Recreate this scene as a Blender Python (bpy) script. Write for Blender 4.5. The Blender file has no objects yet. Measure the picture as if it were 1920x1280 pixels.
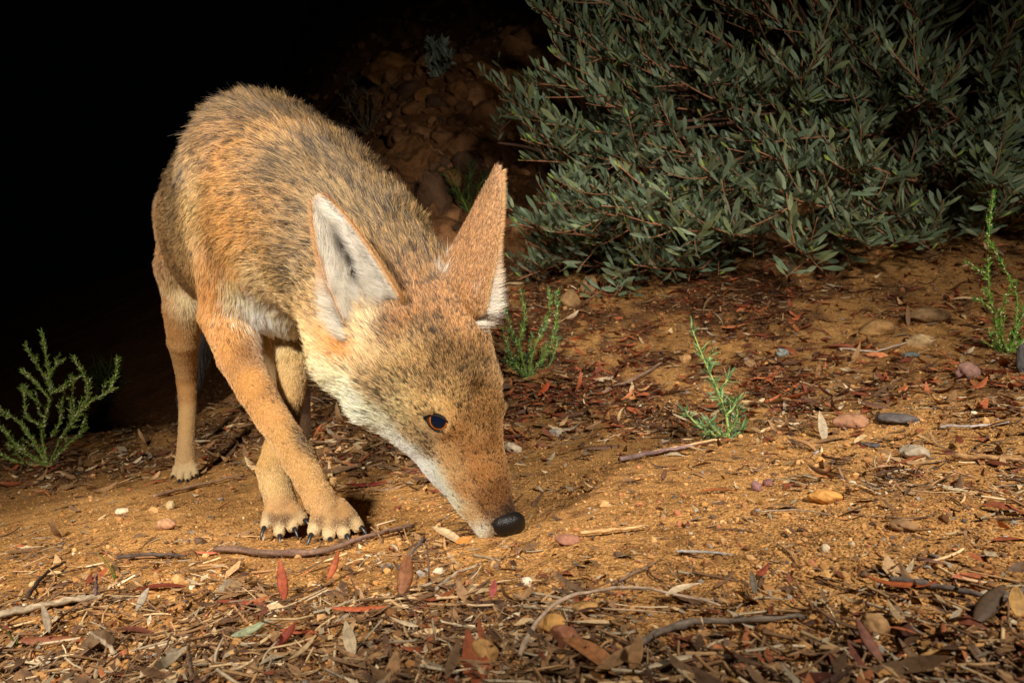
import bpy, math, random, time
import numpy as np
from mathutils import Vector
from mathutils.bvhtree import BVHTree

SC = bpy.context.scene
COL = SC.collection
rng = np.random.default_rng(7)
random.seed(7)
T0 = time.time()
CZ = 0.16            # height of the lens above the ground under it
FPX = 1280.0         # focal length in pixels of a 1920 wide frame

# ------------------------------------------------------------------ camera, world, flashes
cam_d = bpy.data.cameras.new("camera"); cam = bpy.data.objects.new("camera", cam_d); COL.objects.link(cam)
cam.location = (0, 0, CZ); cam.rotation_euler = (math.pi / 2, 0, 0)
cam_d.sensor_width = 36.0; cam_d.lens = 24.0; cam_d.clip_start = 0.01; cam_d.clip_end = 200
cam_d.dof.use_dof = True; cam_d.dof.focus_distance = 0.62; cam_d.dof.aperture_fstop = 16
SC.camera = cam

world = bpy.data.worlds.new("World"); SC.world = world; world.use_nodes = True
wn = world.node_tree
bg = wn.nodes["Background"]; bg.inputs[0].default_value = (0.10, 0.13, 0.2, 1); bg.inputs[1].default_value = 0.002

def spot(name, loc, target, watts, size=0.06, angle=70, blend=0.6, color=(1, .925, .82)):
    d = bpy.data.lights.new(name, 'SPOT'); d.energy = watts; d.shadow_soft_size = size
    d.spot_size = math.radians(angle); d.spot_blend = blend; d.color = color
    o = bpy.data.objects.new(name, d); COL.objects.link(o); o.location = loc
    o.rotation_euler = (Vector(target) - Vector(loc)).to_track_quat('-Z', 'Y').to_euler()
    return o
spot("flash_left", (-0.60, -0.30, 0.80), (-0.32, 0.86, 0.18), 132, .07, 66, 1.0)
spot("flash_right", (0.55, -0.25, 0.85), (0.38, 1.12, 0.24), 112, .07, 92, 1.0, (1, .94, .86))

SC.view_settings.view_transform = 'Standard'; SC.view_settings.look = 'None'
SC.view_settings.exposure = 0.16; SC.view_settings.gamma = 1
SC.render.engine = 'CYCLES'
SC.cycles.use_denoising = True
SC.cycles.max_bounces = 8; SC.cycles.diffuse_bounces = 4; SC.cycles.glossy_bounces = 3
SC.cycles.transmission_bounces = 6; SC.cycles.transparent_max_bounces = 8
SC.cycles_curves.shape = 'RIBBONS'; SC.cycles_curves.subdivisions = 2

# ------------------------------------------------------------------ helpers
def P(u, v, y):
    """point seen at photo pixel (u,v) when it stands y metres in front of the lens"""
    return np.array([(u - 960) / FPX * y, y, CZ + (640 - v) / FPX * y])

def lin(r, g, b):
    c = np.array([r, g, b]) / 255.0
    return np.where(c <= .04045, c / 12.92, ((c + .055) / 1.055) ** 2.4)

def unit(a):
    a = np.asarray(a, float); return a / (np.linalg.norm(a, axis=-1, keepdims=True) + 1e-12)

def hash2(ix, iy, seed):
    h = (ix.astype(np.int64) * 374761393 + iy.astype(np.int64) * 668265263 + seed * 144269) & 0xffffffff
    h = ((h ^ (h >> 13)) * 1274126177) & 0xffffffff
    return ((h ^ (h >> 16)) & 0xffff) / 65535.0

def vnoise(x, y, seed=0):
    ix = np.floor(x); iy = np.floor(y); fx = x - ix; fy = y - iy
    fx = fx * fx * (3 - 2 * fx); fy = fy * fy * (3 - 2 * fy)
    a = hash2(ix, iy, seed); b = hash2(ix + 1, iy, seed); c = hash2(ix, iy + 1, seed); d = hash2(ix + 1, iy + 1, seed)
    return (a * (1 - fx) + b * fx) * (1 - fy) + (c * (1 - fx) + d * fx) * fy - .5

def sstep(a, b, x):
    t = np.clip((x - a) / (b - a), 0, 1); return t * t * (3 - 2 * t)

def mat(name, color=None, rough=.8, spec=.2):
    m = bpy.data.materials.new(name); m.use_nodes = True
    b = m.node_tree.nodes["Principled BSDF"]
    b.inputs["Roughness"].default_value = rough; b.inputs["Specular IOR Level"].default_value = spec
    if color is not None: b.inputs["Base Color"].default_value = (*color, 1)
    return m

def N(m, typ, **kw):
    n = m.node_tree.nodes.new(typ)
    for k, v in kw.items():
        if k in n.inputs: n.inputs[k].default_value = v
        else: setattr(n, k, v)
    return n

def L(m, a, ai, b, bi): m.node_tree.links.new(a.outputs[ai], b.inputs[bi])

def ramp(m, stops):
    r = m.node_tree.nodes.new('ShaderNodeValToRGB'); e = r.color_ramp.elements
    e[0].position, e[0].color = stops[0][0], (*stops[0][1], 1)
    e[1].position, e[1].color = stops[-1][0], (*stops[-1][1], 1)
    for p, c in stops[1:-1]:
        k = e.new(p); k.color = (*c, 1)
    return r

def mesh_obj(name, verts, faces, material, parent=None, colors=None, smooth=True, nv=None):
    """one mesh object; faces = (n,k) array or list of arrays of equal width"""
    me = bpy.data.meshes.new(name)
    verts = np.asarray(verts, np.float32)
    fl = faces if isinstance(faces, list) else [faces]
    fl = [np.asarray(f, np.int32) for f in fl if len(f)]
    nl = sum(f.size for f in fl); nf = sum(len(f) for f in fl)
    me.vertices.add(len(verts)); me.vertices.foreach_set("co", verts.ravel())
    me.loops.add(nl); me.polygons.add(nf)
    me.loops.foreach_set("vertex_index", np.concatenate([f.ravel() for f in fl]))
    tot = np.concatenate([np.full(len(f), f.shape[1], np.int32) for f in fl])
    me.polygons.foreach_set("loop_start", np.concatenate([[0], np.cumsum(tot)[:-1]]).astype(np.int32))
    me.polygons.foreach_set("use_smooth", np.full(nf, smooth))
    me.update(calc_edges=True)
    if colors is not None:
        a = me.color_attributes.new("tint", 'FLOAT_COLOR', 'POINT')
        c = np.ones((len(verts), 4), np.float32); c[:, :3] = colors
        a.data.foreach_set("color", c.ravel())
    if material: me.materials.append(material)
    o = bpy.data.objects.new(name, me); COL.objects.link(o)
    if parent is not None: o.parent = parent
    return o

def tag(o, label, cat, group=None, kind=None):
    if label: o["label"] = label
    if cat: o["category"] = cat
    if group: o["group"] = group
    if kind: o["kind"] = kind
    return o

def empty(name, loc=(0, 0, 0)):
    o = bpy.data.objects.new(name, None); COL.objects.link(o); o.location = loc
    o.empty_display_size = .05
    return o

def rehang(o, parent):
    """parent o to an Empty that is not at the origin, keeping the mesh where it is"""
    o.parent = parent; o.location = -Vector(parent.location)

def tube(path, radii, sides=7, jitter=0.0, seed=0):
    path = np.asarray(path, float); n = len(path); radii = np.broadcast_to(radii, (n,)).astype(float)
    r = np.random.default_rng(seed)
    tan = unit(np.gradient(path, axis=0))
    ref = np.array([0.13, .21, 1.0]); 
    if abs(unit(ref) @ tan[0]) > .9: ref = np.array([1.0, .1, 0])
    a = unit(np.cross(tan, ref)); b = np.cross(tan, a)
    ang = np.arange(sides) / sides * 2 * math.pi
    rr = radii[:, None] * (1 + jitter * r.uniform(-1, 1, (n, sides)))
    V = path[:, None] + rr[..., None] * (np.cos(ang)[None, :, None] * a[:, None] + np.sin(ang)[None, :, None] * b[:, None])
    V = V.reshape(-1, 3)
    i = np.arange(n - 1)[:, None] * sides; j = np.arange(sides)[None]; jn = (j + 1) % sides
    Q = np.stack([i + j, i + jn, i + sides + jn, i + sides + j], -1).reshape(-1, 4)
    V = np.vstack([V, path[0], path[-1]])
    c0 = n * sides; c1 = c0 + 1; base = (n - 1) * sides; jj = np.arange(sides)
    T = np.vstack([np.stack([np.full(sides, c0), (jj + 1) % sides, jj], -1),
                   np.stack([np.full(sides, c1), base + jj, base + (jj + 1) % sides], -1)])
    return V, Q, T

class MB:
    """collects pieces into one mesh"""
    def __init__(s): s.v = []; s.q = []; s.t = []; s.c = []; s.n = 0
    def add(s, V, Q=None, T=None, c=None):
        V = np.asarray(V, float); s.v.append(V)
        if Q is not None and len(Q): s.q.append(np.asarray(Q) + s.n)
        if T is not None and len(T): s.t.append(np.asarray(T) + s.n)
        if c is not None: s.c.append(np.broadcast_to(c, (len(V), 3)))
        s.n += len(V)
    def tube(s, path, radii, sides=6, c=None, **k):
        V, Q, T = tube(path, radii, sides, **k); s.add(V, Q, T, c)
    def build(s, name, material, parent=None, smooth=True):
        F = []
        if s.q: F.append(np.vstack(s.q))
        if s.t: F.append(np.vstack(s.t))
        return mesh_obj(name, np.vstack(s.v), F, material, parent, np.vstack(s.c) if s.c else None, smooth)

def smooth_path(pts, n):
    pts = np.asarray(pts, float); k = len(pts)
    if k < 3: return pts[0] + (pts[-1] - pts[0]) * np.linspace(0, 1, n)[:, None]
    t = np.linspace(0, k - 1, n); i = np.clip(t.astype(int), 0, k - 2); f = (t - i)[:, None]
    p0 = pts[np.maximum(i - 1, 0)]; p1 = pts[i]; p2 = pts[i + 1]; p3 = pts[np.minimum(i + 2, k - 1)]
    return .5 * (2 * p1 + (p2 - p0) * f + (2 * p0 - 5 * p1 + 4 * p2 - p3) * f ** 2 + (3 * p1 - p0 - 3 * p2 + p3) * f ** 3)

# ------------------------------------------------------------------ the ground
MOUNDS = [  # x, y, radius, height
    (-0.005, 0.53, .11, .010), (-.17, .56, .07, .006), (.10, .50, .15, .006), (.22, .62, .2, .012), (-.05, .36, .12, .004),
    (-.33, .55, .12, .006), (.02, .68, .06, -.008), (.55, .9, .2, .015), (-.62, 1.0, .25, .01)]
def G(x, y):
    x = np.asarray(x, float); y = np.asarray(y, float)
    s = x / np.maximum(y, .4)
    z = .12 * np.clip(x, -4, 6) - .01 * np.clip(y, -5, 8)
    r = np.maximum(0, y - .9); hill = np.where(r < 1.35, .30 * r * r, .30 * 1.35 ** 2 + .81 * (r - 1.35))
    hill = np.minimum(hill, 6 + .1 * hill)
    w = sstep(-.50, -.17, s)
    z = z + hill * w
    # the left bank: a little crest, then the slope falls away into the dark
    wl = 1 - sstep(-.45, -.15, s)
    z = z + wl * (.06 * sstep(1.1, 2.0, y) - .30 * np.clip(y - 2.0, 0, .8) + .42 * np.clip(y - 2.8, 0, 5) * sstep(-1.5, -.2, s))
    for mx, my, mr, mh in MOUNDS: z = z + mh * np.exp(-((x - mx) ** 2 + (y - my) ** 2) / mr ** 2)
    near = 1.0
    z = z + .030 * vnoise(x * 2.3 + 5, y * 2.3, 1) * sstep(.5, 1.5, y) + .012 * vnoise(x * 7, y * 7, 2) + .006 * vnoise(x * 19, y * 19, 3) \
        + .0028 * vnoise(x * 47, y * 47, 4) + .0014 * vnoise(x * 110, y * 110, 5)
    z = z + sstep(1.9, 3, y) * (.35 * vnoise(x * 1.1, y * 1.1, 8) + .18 * vnoise(x * 3.1, y * 3.1, 9)) * w
    return z

def ground_hit(u, v, ymax=9.0):
    """where the sight line through photo pixel (u,v) meets the ground"""
    u = np.asarray(u, float); v = np.asarray(v, float)
    s = (u - 960) / FPX; t = (640 - v) / FPX
    ys = np.geomspace(.16, ymax, 170); out = np.full(u.shape, np.nan); prev = None
    for k, yy in enumerate(ys):
        d = CZ + t * yy - G(s * yy, np.full_like(s, yy))
        if prev is not None:
            hit = np.isnan(out) & (d <= 0) & (prev > 0)
            f = prev / (prev - d + 1e-12)
            out = np.where(hit, ys[k - 1] + (yy - ys[k - 1]) * f, out)
        prev = d
    x = s * out
    return x, out, G(x, np.nan_to_num(out, nan=1.0))

def gp(u, v):
    x, y, z = ground_hit(np.array([u]), np.array([v])); 
    if np.isnan(y[0]): y[0] = 4.5; x[0] = (u - 960) / FPX * 4.5; z[0] = G(x[0], y[0])
    return np.array([x[0], y[0], z[0]])

def build_ground():
    n = 900
    t = np.linspace(-1, 1, n); a = math.asinh(16 / .45); xs = .45 * np.sinh(a * t)
    t = np.linspace(-1, 1, n); k0 = math.asinh(3.5 / .45); k1 = math.asinh(24 / .45)
    tt = np.linspace(-k0, k1, n); ys = .6 + .45 * np.sinh(tt)
    X, Y = np.meshgrid(xs, ys, indexing='ij'); Z = G(X, Y)
    V = np.stack([X, Y, Z], -1).reshape(-1, 3)
    i = np.arange(n - 1)[:, None] * n; j = np.arange(n - 1)[None]
    Q = np.stack([i + j, i + n + j, i + n + j + 1, i + j + 1], -1).reshape(-1, 4)
    m = mat("sandy_soil", rough=.95, spec=.08); b = m.node_tree.nodes["Principled BSDF"]
    tc = N(m, 'ShaderNodeTexCoord')
    n1 = N(m, 'ShaderNodeTexNoise', Scale=3.2, Detail=6.0, Roughness=.65); L(m, tc, 'Object', n1, 'Vector')
    n2 = N(m, 'ShaderNodeTexNoise', Scale=240.0, Detail=4.0, Roughness=.7); L(m, tc, 'Object', n2, 'Vector')
    n3 = N(m, 'ShaderNodeTexNoise', Scale=38.0, Detail=5.0, Roughness=.65); L(m, tc, 'Object', n3, 'Vector')
    vo = N(m, 'ShaderNodeTexVoronoi', Scale=430.0); L(m, tc, 'Object', vo, 'Vector')
    r1 = ramp(m, [(.30, (.62, .58, .55)), (.55, (1, 1, 1)), (.75, (1.2, 1.22, 1.25))]); L(m, n1, 'Fac', r1, 'Fac')
    r2 = ramp(m, [(.25, (.30, .25, .2)), (.5, (.95, .92, .88)), (.75, (1.45, 1.35, 1.2))]); L(m, n2, 'Fac', r2, 'Fac')
    mx = N(m, 'ShaderNodeMix', data_type='RGBA', blend_type='MULTIPLY'); mx.inputs[0].default_value = .85
    sa = N(m, 'ShaderNodeAttribute', attribute_name='soil'); mx0 = N(m, 'ShaderNodeMix', data_type='RGBA', blend_type='MULTIPLY'); mx0.inputs[0].default_value = 1; L(m, sa, 'Color', mx0, 6); L(m, r1, 'Color', mx0, 7)
    L(m, mx0, 2, mx, 6); L(m, r2, 'Color', mx, 7)
    r3 = ramp(m, [(.33, (.35, .3, .26)), (.5, (1, 1, 1)), (.8, (1.15, 1.1, 1.0))]); L(m, n3, 'Fac', r3, 'Fac')
    mx2 = N(m, 'ShaderNodeMix', data_type='RGBA', blend_type='MULTIPLY'); mx2.inputs[0].default_value = .8
    L(m, mx, 2, mx2, 6); L(m, r3, 'Color', mx2, 7)
    vr = ramp(m, [(0, (.72, .70, .66)), (.5, (1, 1, 1)), (1, (1.35, 1.3, 1.2))]); L(m, vo, 'Color', vr, 'Fac')
    mx3 = N(m, 'ShaderNodeMix', data_type='RGBA', blend_type='MULTIPLY'); mx3.inputs[0].default_value = .8
    L(m, mx2, 2, mx3, 6); L(m, vr, 'Color', mx3, 7)
    L(m, mx3, 2, b, 'Base Color')
    ad = N(m, 'ShaderNodeMath', operation='ADD'); ml = N(m, 'ShaderNodeMath', operation='MULTIPLY'); ml.inputs[1].default_value = -1.2
    L(m, vo, 'Distance', ml, 0); L(m, n2, 'Fac', ad, 0); L(m, ml, 0, ad, 1)
    bp = N(m, 'ShaderNodeBump', Strength=.9, Distance=.0016); L(m, ad, 0, bp, 'Height')
    bp2 = N(m, 'ShaderNodeBump', Strength=.7, Distance=.006); L(m, n3, 'Fac', bp2, 'Height'); L(m, bp, 0, bp2, 'Normal')
    L(m, bp2, 0, b, 'Normal')
    o = mesh_obj("ground", V, Q, m); tag(o, None, None, kind='structure')
build_ground()

# ------------------------------------------------------------------ the coyote
HS = unit([.77, .57, .27])                     # head frame: towards its left side, towards the nose, out of the forehead
HF = np.array([.39, -.08, -.90]); HF = unit(HF - HS * (HF @ HS))
HU = -np.cross(HS, HF)
HO = P(905, 772, .530)
def H(s, f, u): return HO + HS * s + HF * f + HU * u
LAT = unit([.85, .52, 0])
UPV = np.array([0, 0, 1.0])

class Field:
    def __init__(s, lo, hi, h):
        s.lo = np.array(lo); s.h = h; s.n = np.ceil((np.array(hi) - s.lo) / h).astype(int)
        s.F = np.full(s.n, .5, np.float32)
        s.ax = [s.lo[i] + h * np.arange(s.n[i]) for i in range(3)]
    def cone(s, A, B, ra, rb, k=.012, W=None, w=1.0, sub=False):
        A = np.asarray(A, float); B = np.asarray(B, float); rm = max(ra, rb) * max(1, w) + k + 2 * s.h
        lo = np.minimum(A, B) - rm; hi = np.maximum(A, B) + rm
        i0 = np.clip(((lo - s.lo) / s.h).astype(int), 0, s.n); i1 = np.clip(((hi - s.lo) / s.h).astype(int) + 1, 0, s.n)
        if (i1 <= i0).any(): return
        x = s.ax[0][i0[0]:i1[0]][:, None, None] - A[0]; y = s.ax[1][i0[1]:i1[1]][None, :, None] - A[1]; z = s.ax[2][i0[2]:i1[2]][None, None] - A[2]
        D = B - A; dd = max(D @ D, 1e-9)
        t = np.clip((x * D[0] + y * D[1] + z * D[2]) / dd, 0, 1)
        qx = x - t * D[0]; qy = y - t * D[1]; qz = z - t * D[2]
        q2 = qx * qx + qy * qy + qz * qz
        if W is not None:
            W = unit(W); qw = qx * W[0] + qy * W[1] + qz * W[2]
            q2 = q2 - qw * qw + (qw / w) ** 2
        d = (np.sqrt(np.maximum(q2, 0)) - (ra + (rb - ra) * t)) * min(1, w)
        sl = tuple(slice(i0[i], i1[i]) for i in range(3)); a = s.F[sl]
        if sub: d = -d; hh = np.maximum(k - np.abs(a - d), 0) / k; s.F[sl] = np.maximum(a, d) + hh * hh * k * .25
        else: hh = np.maximum(k - np.abs(a - d), 0) / k; s.F[sl] = np.minimum(a, d) - hh * hh * k * .25
    def chain(s, st, k=.012, W=None, kn=2):
        """st = [(point, r, w)]; w = widening along W"""
        for i, ((a, ra, wa), (b, rb, wb)) in enumerate(zip(st[:-1], st[1:])):
            if W is not None: s.cone(a, b, ra, rb, k, W, (wa + wb) / 2)
            else: s.cone(a, b, ra, rb, k if i < kn else .0035)
    def nets(s):
        F = s.F; ins = F < 0; n = s.n
        c = [ins[dx:n[0] - 1 + dx, dy:n[1] - 1 + dy, dz:n[2] - 1 + dz] for dx in (0, 1) for dy in (0, 1) for dz in (0, 1)]
        an = np.zeros_like(c[0]); al = np.ones_like(c[0])
        for m in c: an |= m; al &= m
        act = an & ~al; I = np.argwhere(act); idx = np.full(act.shape, -1, np.int32); idx[act] = np.arange(len(I))
        offs = np.array([(dx, dy, dz) for dx in (0, 1) for dy in (0, 1) for dz in (0, 1)])
        val = np.stack([F[I[:, 0] + o[0], I[:, 1] + o[1], I[:, 2] + o[2]] for o in offs], 1)
        acc = np.zeros((len(I), 3)); cnt = np.zeros(len(I))
        for a in range(8):
            for b in range(a + 1, 8):
                if np.abs(offs[a] - offs[b]).sum() != 1: continue
                va, vb = val[:, a], val[:, b]; m = (va < 0) != (vb < 0)
                t = np.where(m, va / np.where(m, va - vb, 1), 0)
                acc += m[:, None] * (offs[a] + t[:, None] * (offs[b] - offs[a])); cnt += m
        V = s.lo + s.h * (I + acc / cnt[:, None])
        Q = []
        for ax in range(3):
            o1, o2 = [(1, 2), (2, 0), (0, 1)][ax]
            sa = [slice(1, n[i] - 1) for i in range(3)]; sb = list(sa); sa[ax] = slice(0, n[ax] - 1); sb[ax] = slice(1, n[ax])
            A = ins[tuple(sa)]; B = ins[tuple(sb)]; E = np.argwhere(A != B)
            if not len(E): continue
            E0 = E.copy()
            for i in range(3):
                if i != ax: E0[:, i] += 1
            e1 = np.zeros(3, int); e1[o1] = 1; e2 = np.zeros(3, int); e2[o2] = 1
            g = lambda K: idx[K[:, 0], K[:, 1], K[:, 2]]
            q = np.stack([g(E0 - e1 - e2), g(E0 - e2), g(E0), g(E0 - e1)], 1)
            fl = ~A[E[:, 0], E[:, 1], E[:, 2]]; q[fl] = q[fl][:, ::-1]
            Q.append(q)
        return V, np.vstack(Q)

FLOW = []     # (A, B, direction) : which way the coat lies along each limb
def flow(A, B, d, r=.05): FLOW.append((np.asarray(A, float), np.asarray(B, float), unit(d), r))

fld = Field((-.80, .40, -.12), (.10, 1.48, .56), .0023)
# trunk
TR = [(np.array([-.565, 1.285, CZ + .200]), .062, .9), (np.array([-.515, 1.19, CZ + .205]), .092, .85),
      (np.array([-.460, 1.08, CZ + .190]), .092, .82), (np.array([-.395, .97, CZ + .165]), .112, .78),
      (np.array([-.325, .865, CZ + .160]), .119, .74), (np.array([-.280, .80, CZ + .135]), .112, .72)]
fld.chain(TR, .03, LAT)
# neck
NK = [(np.array([-.305, .85, CZ + .185]), .095, .8), (P(578, 420, .75), .086, .9), (P(655, 480, .68), .069, 1.0), (P(735, 590, .615), .062, 1.05), (H(0, -.075, -.045), .046, 1.1)]
fld.chain(NK, .03, LAT)
fld.cone(P(480, 555, .80), P(555, 570, .77), .030, .030, .03)
# right shoulder and front leg (steps across, nearest to the lens)
LEG1 = [(P(425, 330, .80), .042, 1), (P(455, 480, .775), .044, 1), (P(432, 590, .785), .032, 1), (P(448, 668, .76), .0225, 1), (P(480, 732, .73), .0185, 1),
        (P(512, 785, .705), .0163, 1), (P(543, 828, .685), .0150, 1), (P(562, 862, .675), .0152, 1), (P(580, 898, .664), .0138, 1), (P(600, 936, .655), .0142, 1), (P(613, 955, .652), .0145, 1)]
fld.chain(LEG1, .018)
TOES1 = [((600, 944), (594, 970), (588, 995)), ((613, 946), (614, 976), (617, 1003)), ((627, 946), (636, 976), (645, 999)), ((639, 943), (658, 967), (671, 986))]
# left front leg, crossed behind
LEG2 = [(P(545, 520, .84), 0.0431, 1), (P(552, 610, .83), 0.0281, 1), (P(553, 660, .81), 0.0201, 1), (P(545, 750, .76), 0.0140, 1), (P(522, 840, .715), 0.0145, 1),
        (P(512, 880, .70), 0.0154, 1), (P(520, 920, .69), 0.0140, 1), (P(528, 945, .685), 0.0154, 1)]
fld.chain(LEG2, .014)
TOES2 = [((512, 938), (504, 962), (499, 983)), ((522, 941), (523, 970), (524, 997)), ((532, 941), (541, 967), (548, 987)), ((541, 938), (556, 959), (567, 973))]
# right hind leg
LEG3 = [(P(385, 420, 1.18), 0.0798, 1), (P(352, 500, 1.13), 0.0420, 1), (P(348, 540, 1.13), 0.0347, 1), (P(345, 580, 1.125), 0.0307, 1), (P(343, 640, 1.15), 0.0234, 1), (P(347, 680, 1.18), 0.0181, 1), (P(350, 715, 1.20), 0.0158, 1),
        (P(352, 760, 1.20), 0.0139, 1), (P(349, 830, 1.17), 0.0130, 1), (P(348, 862, 1.155), 0.0158, 1)]
fld.chain(LEG3, .025)
TOES3 = [((338, 862), (331, 876), (327, 889)), ((345, 864), (341, 880), (338, 896)), ((352, 864), (353, 880), (352, 896)), ((358, 862), (363, 876), (366, 888))]
# left hind leg, in the shade behind
LEG4 = [(P(470, 480, 1.20), 0.0745, 1), (P(500, 570, 1.16), 0.0399, 1), (P(508, 640, 1.12), 0.0249, 1), (P(520, 715, 1.17), 0.0158, 1), (P(566, 735, 1.30), 0.0149, 1),
        (P(570, 800, 1.27), 0.0125, 1), (P(563, 865, 1.23), 0.0144, 1), (P(560, 878, 1.20), 0.0144, 1)]
fld.chain(LEG4, .02)
# tail hanging behind the hind leg
TAIL = [(np.array([-.585, 1.33, CZ + .20]), .032, 1), (np.array([-.625, 1.39, CZ + .08]), .027, 1), (np.array([-.650, 1.40, CZ - .03]), .025, 1), (np.array([-.655, 1.37, CZ - .12]), .012, 1)]
fld.chain(TAIL, .03)
# head
fld.cone(H(0, -.080, -.042), H(0, -.030, -.038), .038, .040, .02, HS, 1.08)
fld.cone(H(-.001, -.045, -.030), H(-.002, -.005, -.032), .034, .029, .02, HS, .96)
fld.cone(H(-.002, -.005, -.032), H(-.003, .045, -.036), .028, .0200, .018, HS, .84)
fld.cone(H(-.003, .045, -.036), H(-.003, .083, -.034), .0200, .0158, .012, HS, .84)
fld.cone(P(672, 675, .590), P(710, 735, .580), .030, .024, .03)
fld.cone(P(730, 752, .575), P(838, 868, .560), .0215, .0150, .02)
fld.cone(P(838, 868, .560), P(914, 991, .548), .0150, .0080, .012)
fld.cone(H(0, -.060, -.070), H(0, .010, -.066), .030, .020, .02, HS, .95)
fld.cone(H(0, .010, -.066), H(0, .080, -.050), .017, .0095, .008, HS, .95)
for sg in (-1, 1):
    fld.cone(H(sg * .031 - .002, -.060, -.052), H(sg * .022 - .002, -.006, -.048), .029, .0165, .012)      # cheek
    fld.cone(H(sg * .016 - .001, -.022, -.013), H(sg * .022 - .002, -.003, -.0155), .010, .0085, .009)     # brow
    fld.cone(H(sg * .015 - .003, .018, -.036), H(sg * .010 - .003, .06, -.042), .0125, .011, .014)
EYES = [H(-.0225, -.0085, -.0195), H(.0205, -.0085, -.0195)]
EN = [unit(-HS * .80 + HU * .52 + HF * .22), unit(HS * .80 + HU * .52 + HF * .22)]
for i, (e, en) in enumerate(zip(EYES, EN)):
    # find the face there, then sink a shallow socket
    g = [fld.F[tuple(np.round((e + en * t - fld.lo) / fld.h).astype(int))] for t in np.linspace(-.02, .02, 41)]
    t0 = np.interp(0, g, np.linspace(-.02, .02, 41)); EYES[i] = e = e + en * (t0 - (.0026 if i else .0016))
    print("eye surface offset", t0)
    fld.cone(e + en * .006, e + en * .02, .0085, .010, .004, sub=True)
fld.cone(H(-.002, -.012, .0075), H(-.003, .030, .0015), .006, .0065, .012, sub=True)
claws = []
for toes, yk, yt, rad, wr in ((TOES1, .650, .630, .0074, LEG1), (TOES2, .682, .662, .0070, LEG2), (TOES3, 1.150, 1.130, .0066, LEG3)):
    for (a, b, c) in toes:
        A = P(*a, yk + .006); B = P(*b, yk - .011); C = P(*c, yt + .002)
        fld.cone(A, B, rad * .72, rad * .80, .003); fld.cone(B, C, rad * .80, rad * .80, .0015)
        claws.append((C, unit(C - B), rad))
    for (t0, t1) in zip(toes[:-1], toes[1:]):       # clefts between the toes
        f = lambda i, q: P((t0[i][0] + t1[i][0]) / 2, (t0[i][1] + t1[i][1]) / 2, q)
        fld.cone(f(0, yk - .012) * .3 + f(1, yk - .0165) * .7, f(2, yt - .0065), .0026, .0044, .0015, sub=True)
# dew claws
for (u, v, y) in ((497, 905, .692), (622, 905, .672)):
    fld.cone(P(u, v, y), P(u - 1, v + 8, y), .0055, .005, .003); claws.append((P(u - 1, v + 8, y - .002), unit([0, -.4, -1]), .0055))
print("field", time.time() - T0)
BV, BQ = fld.nets()
print("body verts", len(BV), time.time() - T0)
BV += (rng.random(BV.shape) - .5) * 1e-5

def ear_mesh(sg):
    """one ear as a thin cupped shell; returns outer/inner grids"""
    if sg < 0:
        base = P(692, 590, .530); tip = P(594, 364, .530); nrm = unit([-.42, -.86, .02])
    else:
        base = P(886, 535, .582); tip = P(938, 312, .590); nrm = unit([.80, .55, .12])
    axis = tip - base; ax = unit(axis)
    nrm = unit(nrm - ax * (nrm @ ax)); wd = np.cross(ax, nrm) * sg
    nt, nf = 34, 21
    t = np.linspace(-.30 if sg > 0 else -.10, 1, nt)[:, None]; ph = np.linspace(-1, 1, nf)[None]
    tc = np.clip(t, 0, 1)
    w = (.0272 if sg < 0 else .0300) * (1 - tc) ** (.72 if sg < 0 else 1.0) * (1 + (.55 if sg < 0 else .45) * tc) * (1 if sg < 0 else 1.22) * (1 - .12 * sstep(0, -.2, t)) + .0022
    w = np.where(t < 0, .0322 * (1 + 2.6 * t), w); 
    cup = .020 * (1 - tc) ** .8 + .0015
    sl = (.04 if sg < 0 else -.26) * ph * (1 - tc)
    ctr = base + axis * (t - sl)[..., None] - nrm * (.06 * np.clip(-t, 0, 1))[..., None] + nrm * (.012 * (tc * (1 - tc)))[..., None]
    X = w * np.sin(ph * 1.25) / math.sin(1.25); Z = -cup * np.cos(ph * 1.35)
    inner = ctr + wd * X[..., None] + nrm * Z[..., None]
    th = .0028 * (1 - .35 * tc) * (1 - .85 * np.abs(ph) ** 4)
    outer = ctr + wd * (X * 1.02)[..., None] + nrm * (Z - th)[..., None]
    return inner, outer, nrm, ax
EARS = {sg: ear_mesh(sg) for sg in (-1, 1)}
allV = [BV]; allQ = [BQ]; off = len(BV); ear_rng = {}
for sg in (-1, 1):
    inn, out, _, _ = EARS[sg]; nt, nf = inn.shape[:2]
    gI = np.arange(nt * nf).reshape(nt, nf); gO = gI + nt * nf
    q1 = np.stack([gI[:-1, :-1], gI[1:, :-1], gI[1:, 1:], gI[:-1, 1:]], -1).reshape(-1, 4)
    q2 = np.stack([gO[:-1, :-1], gO[:-1, 1:], gO[1:, 1:], gO[1:, :-1]], -1).reshape(-1, 4)
    e1 = np.stack([gI[:-1, 0], gO[:-1, 0], gO[1:, 0], gI[1:, 0]], -1); e2 = np.stack([gI[:-1, -1], gI[1:, -1], gO[1:, -1], gO[:-1, -1]], -1)
    e3 = np.stack([gI[-1, :-1], gO[-1, :-1], gO[-1, 1:], gI[-1, 1:]], -1)
    Q = np.vstack([q1, q2, e1, e2, e3])
    if sg == -1: Q = Q
    V = np.concatenate([inn.reshape(-1, 3), out.reshape(-1, 3)])
    # make the outer shell face away from the cup
    f = V[q2]; fn = np.cross(f[:, 1] - f[:, 0], f[:, 2] - f[:, 0]).mean(0)
    if fn @ EARS[sg][2] > 0: Q = Q[:, ::-1]
    allV.append(V); allQ.append(Q + off); ear_rng[sg] = (off, nt * nf); off += len(V)
CV = np.vstack(allV); CQ = np.vstack(allQ)

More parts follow.
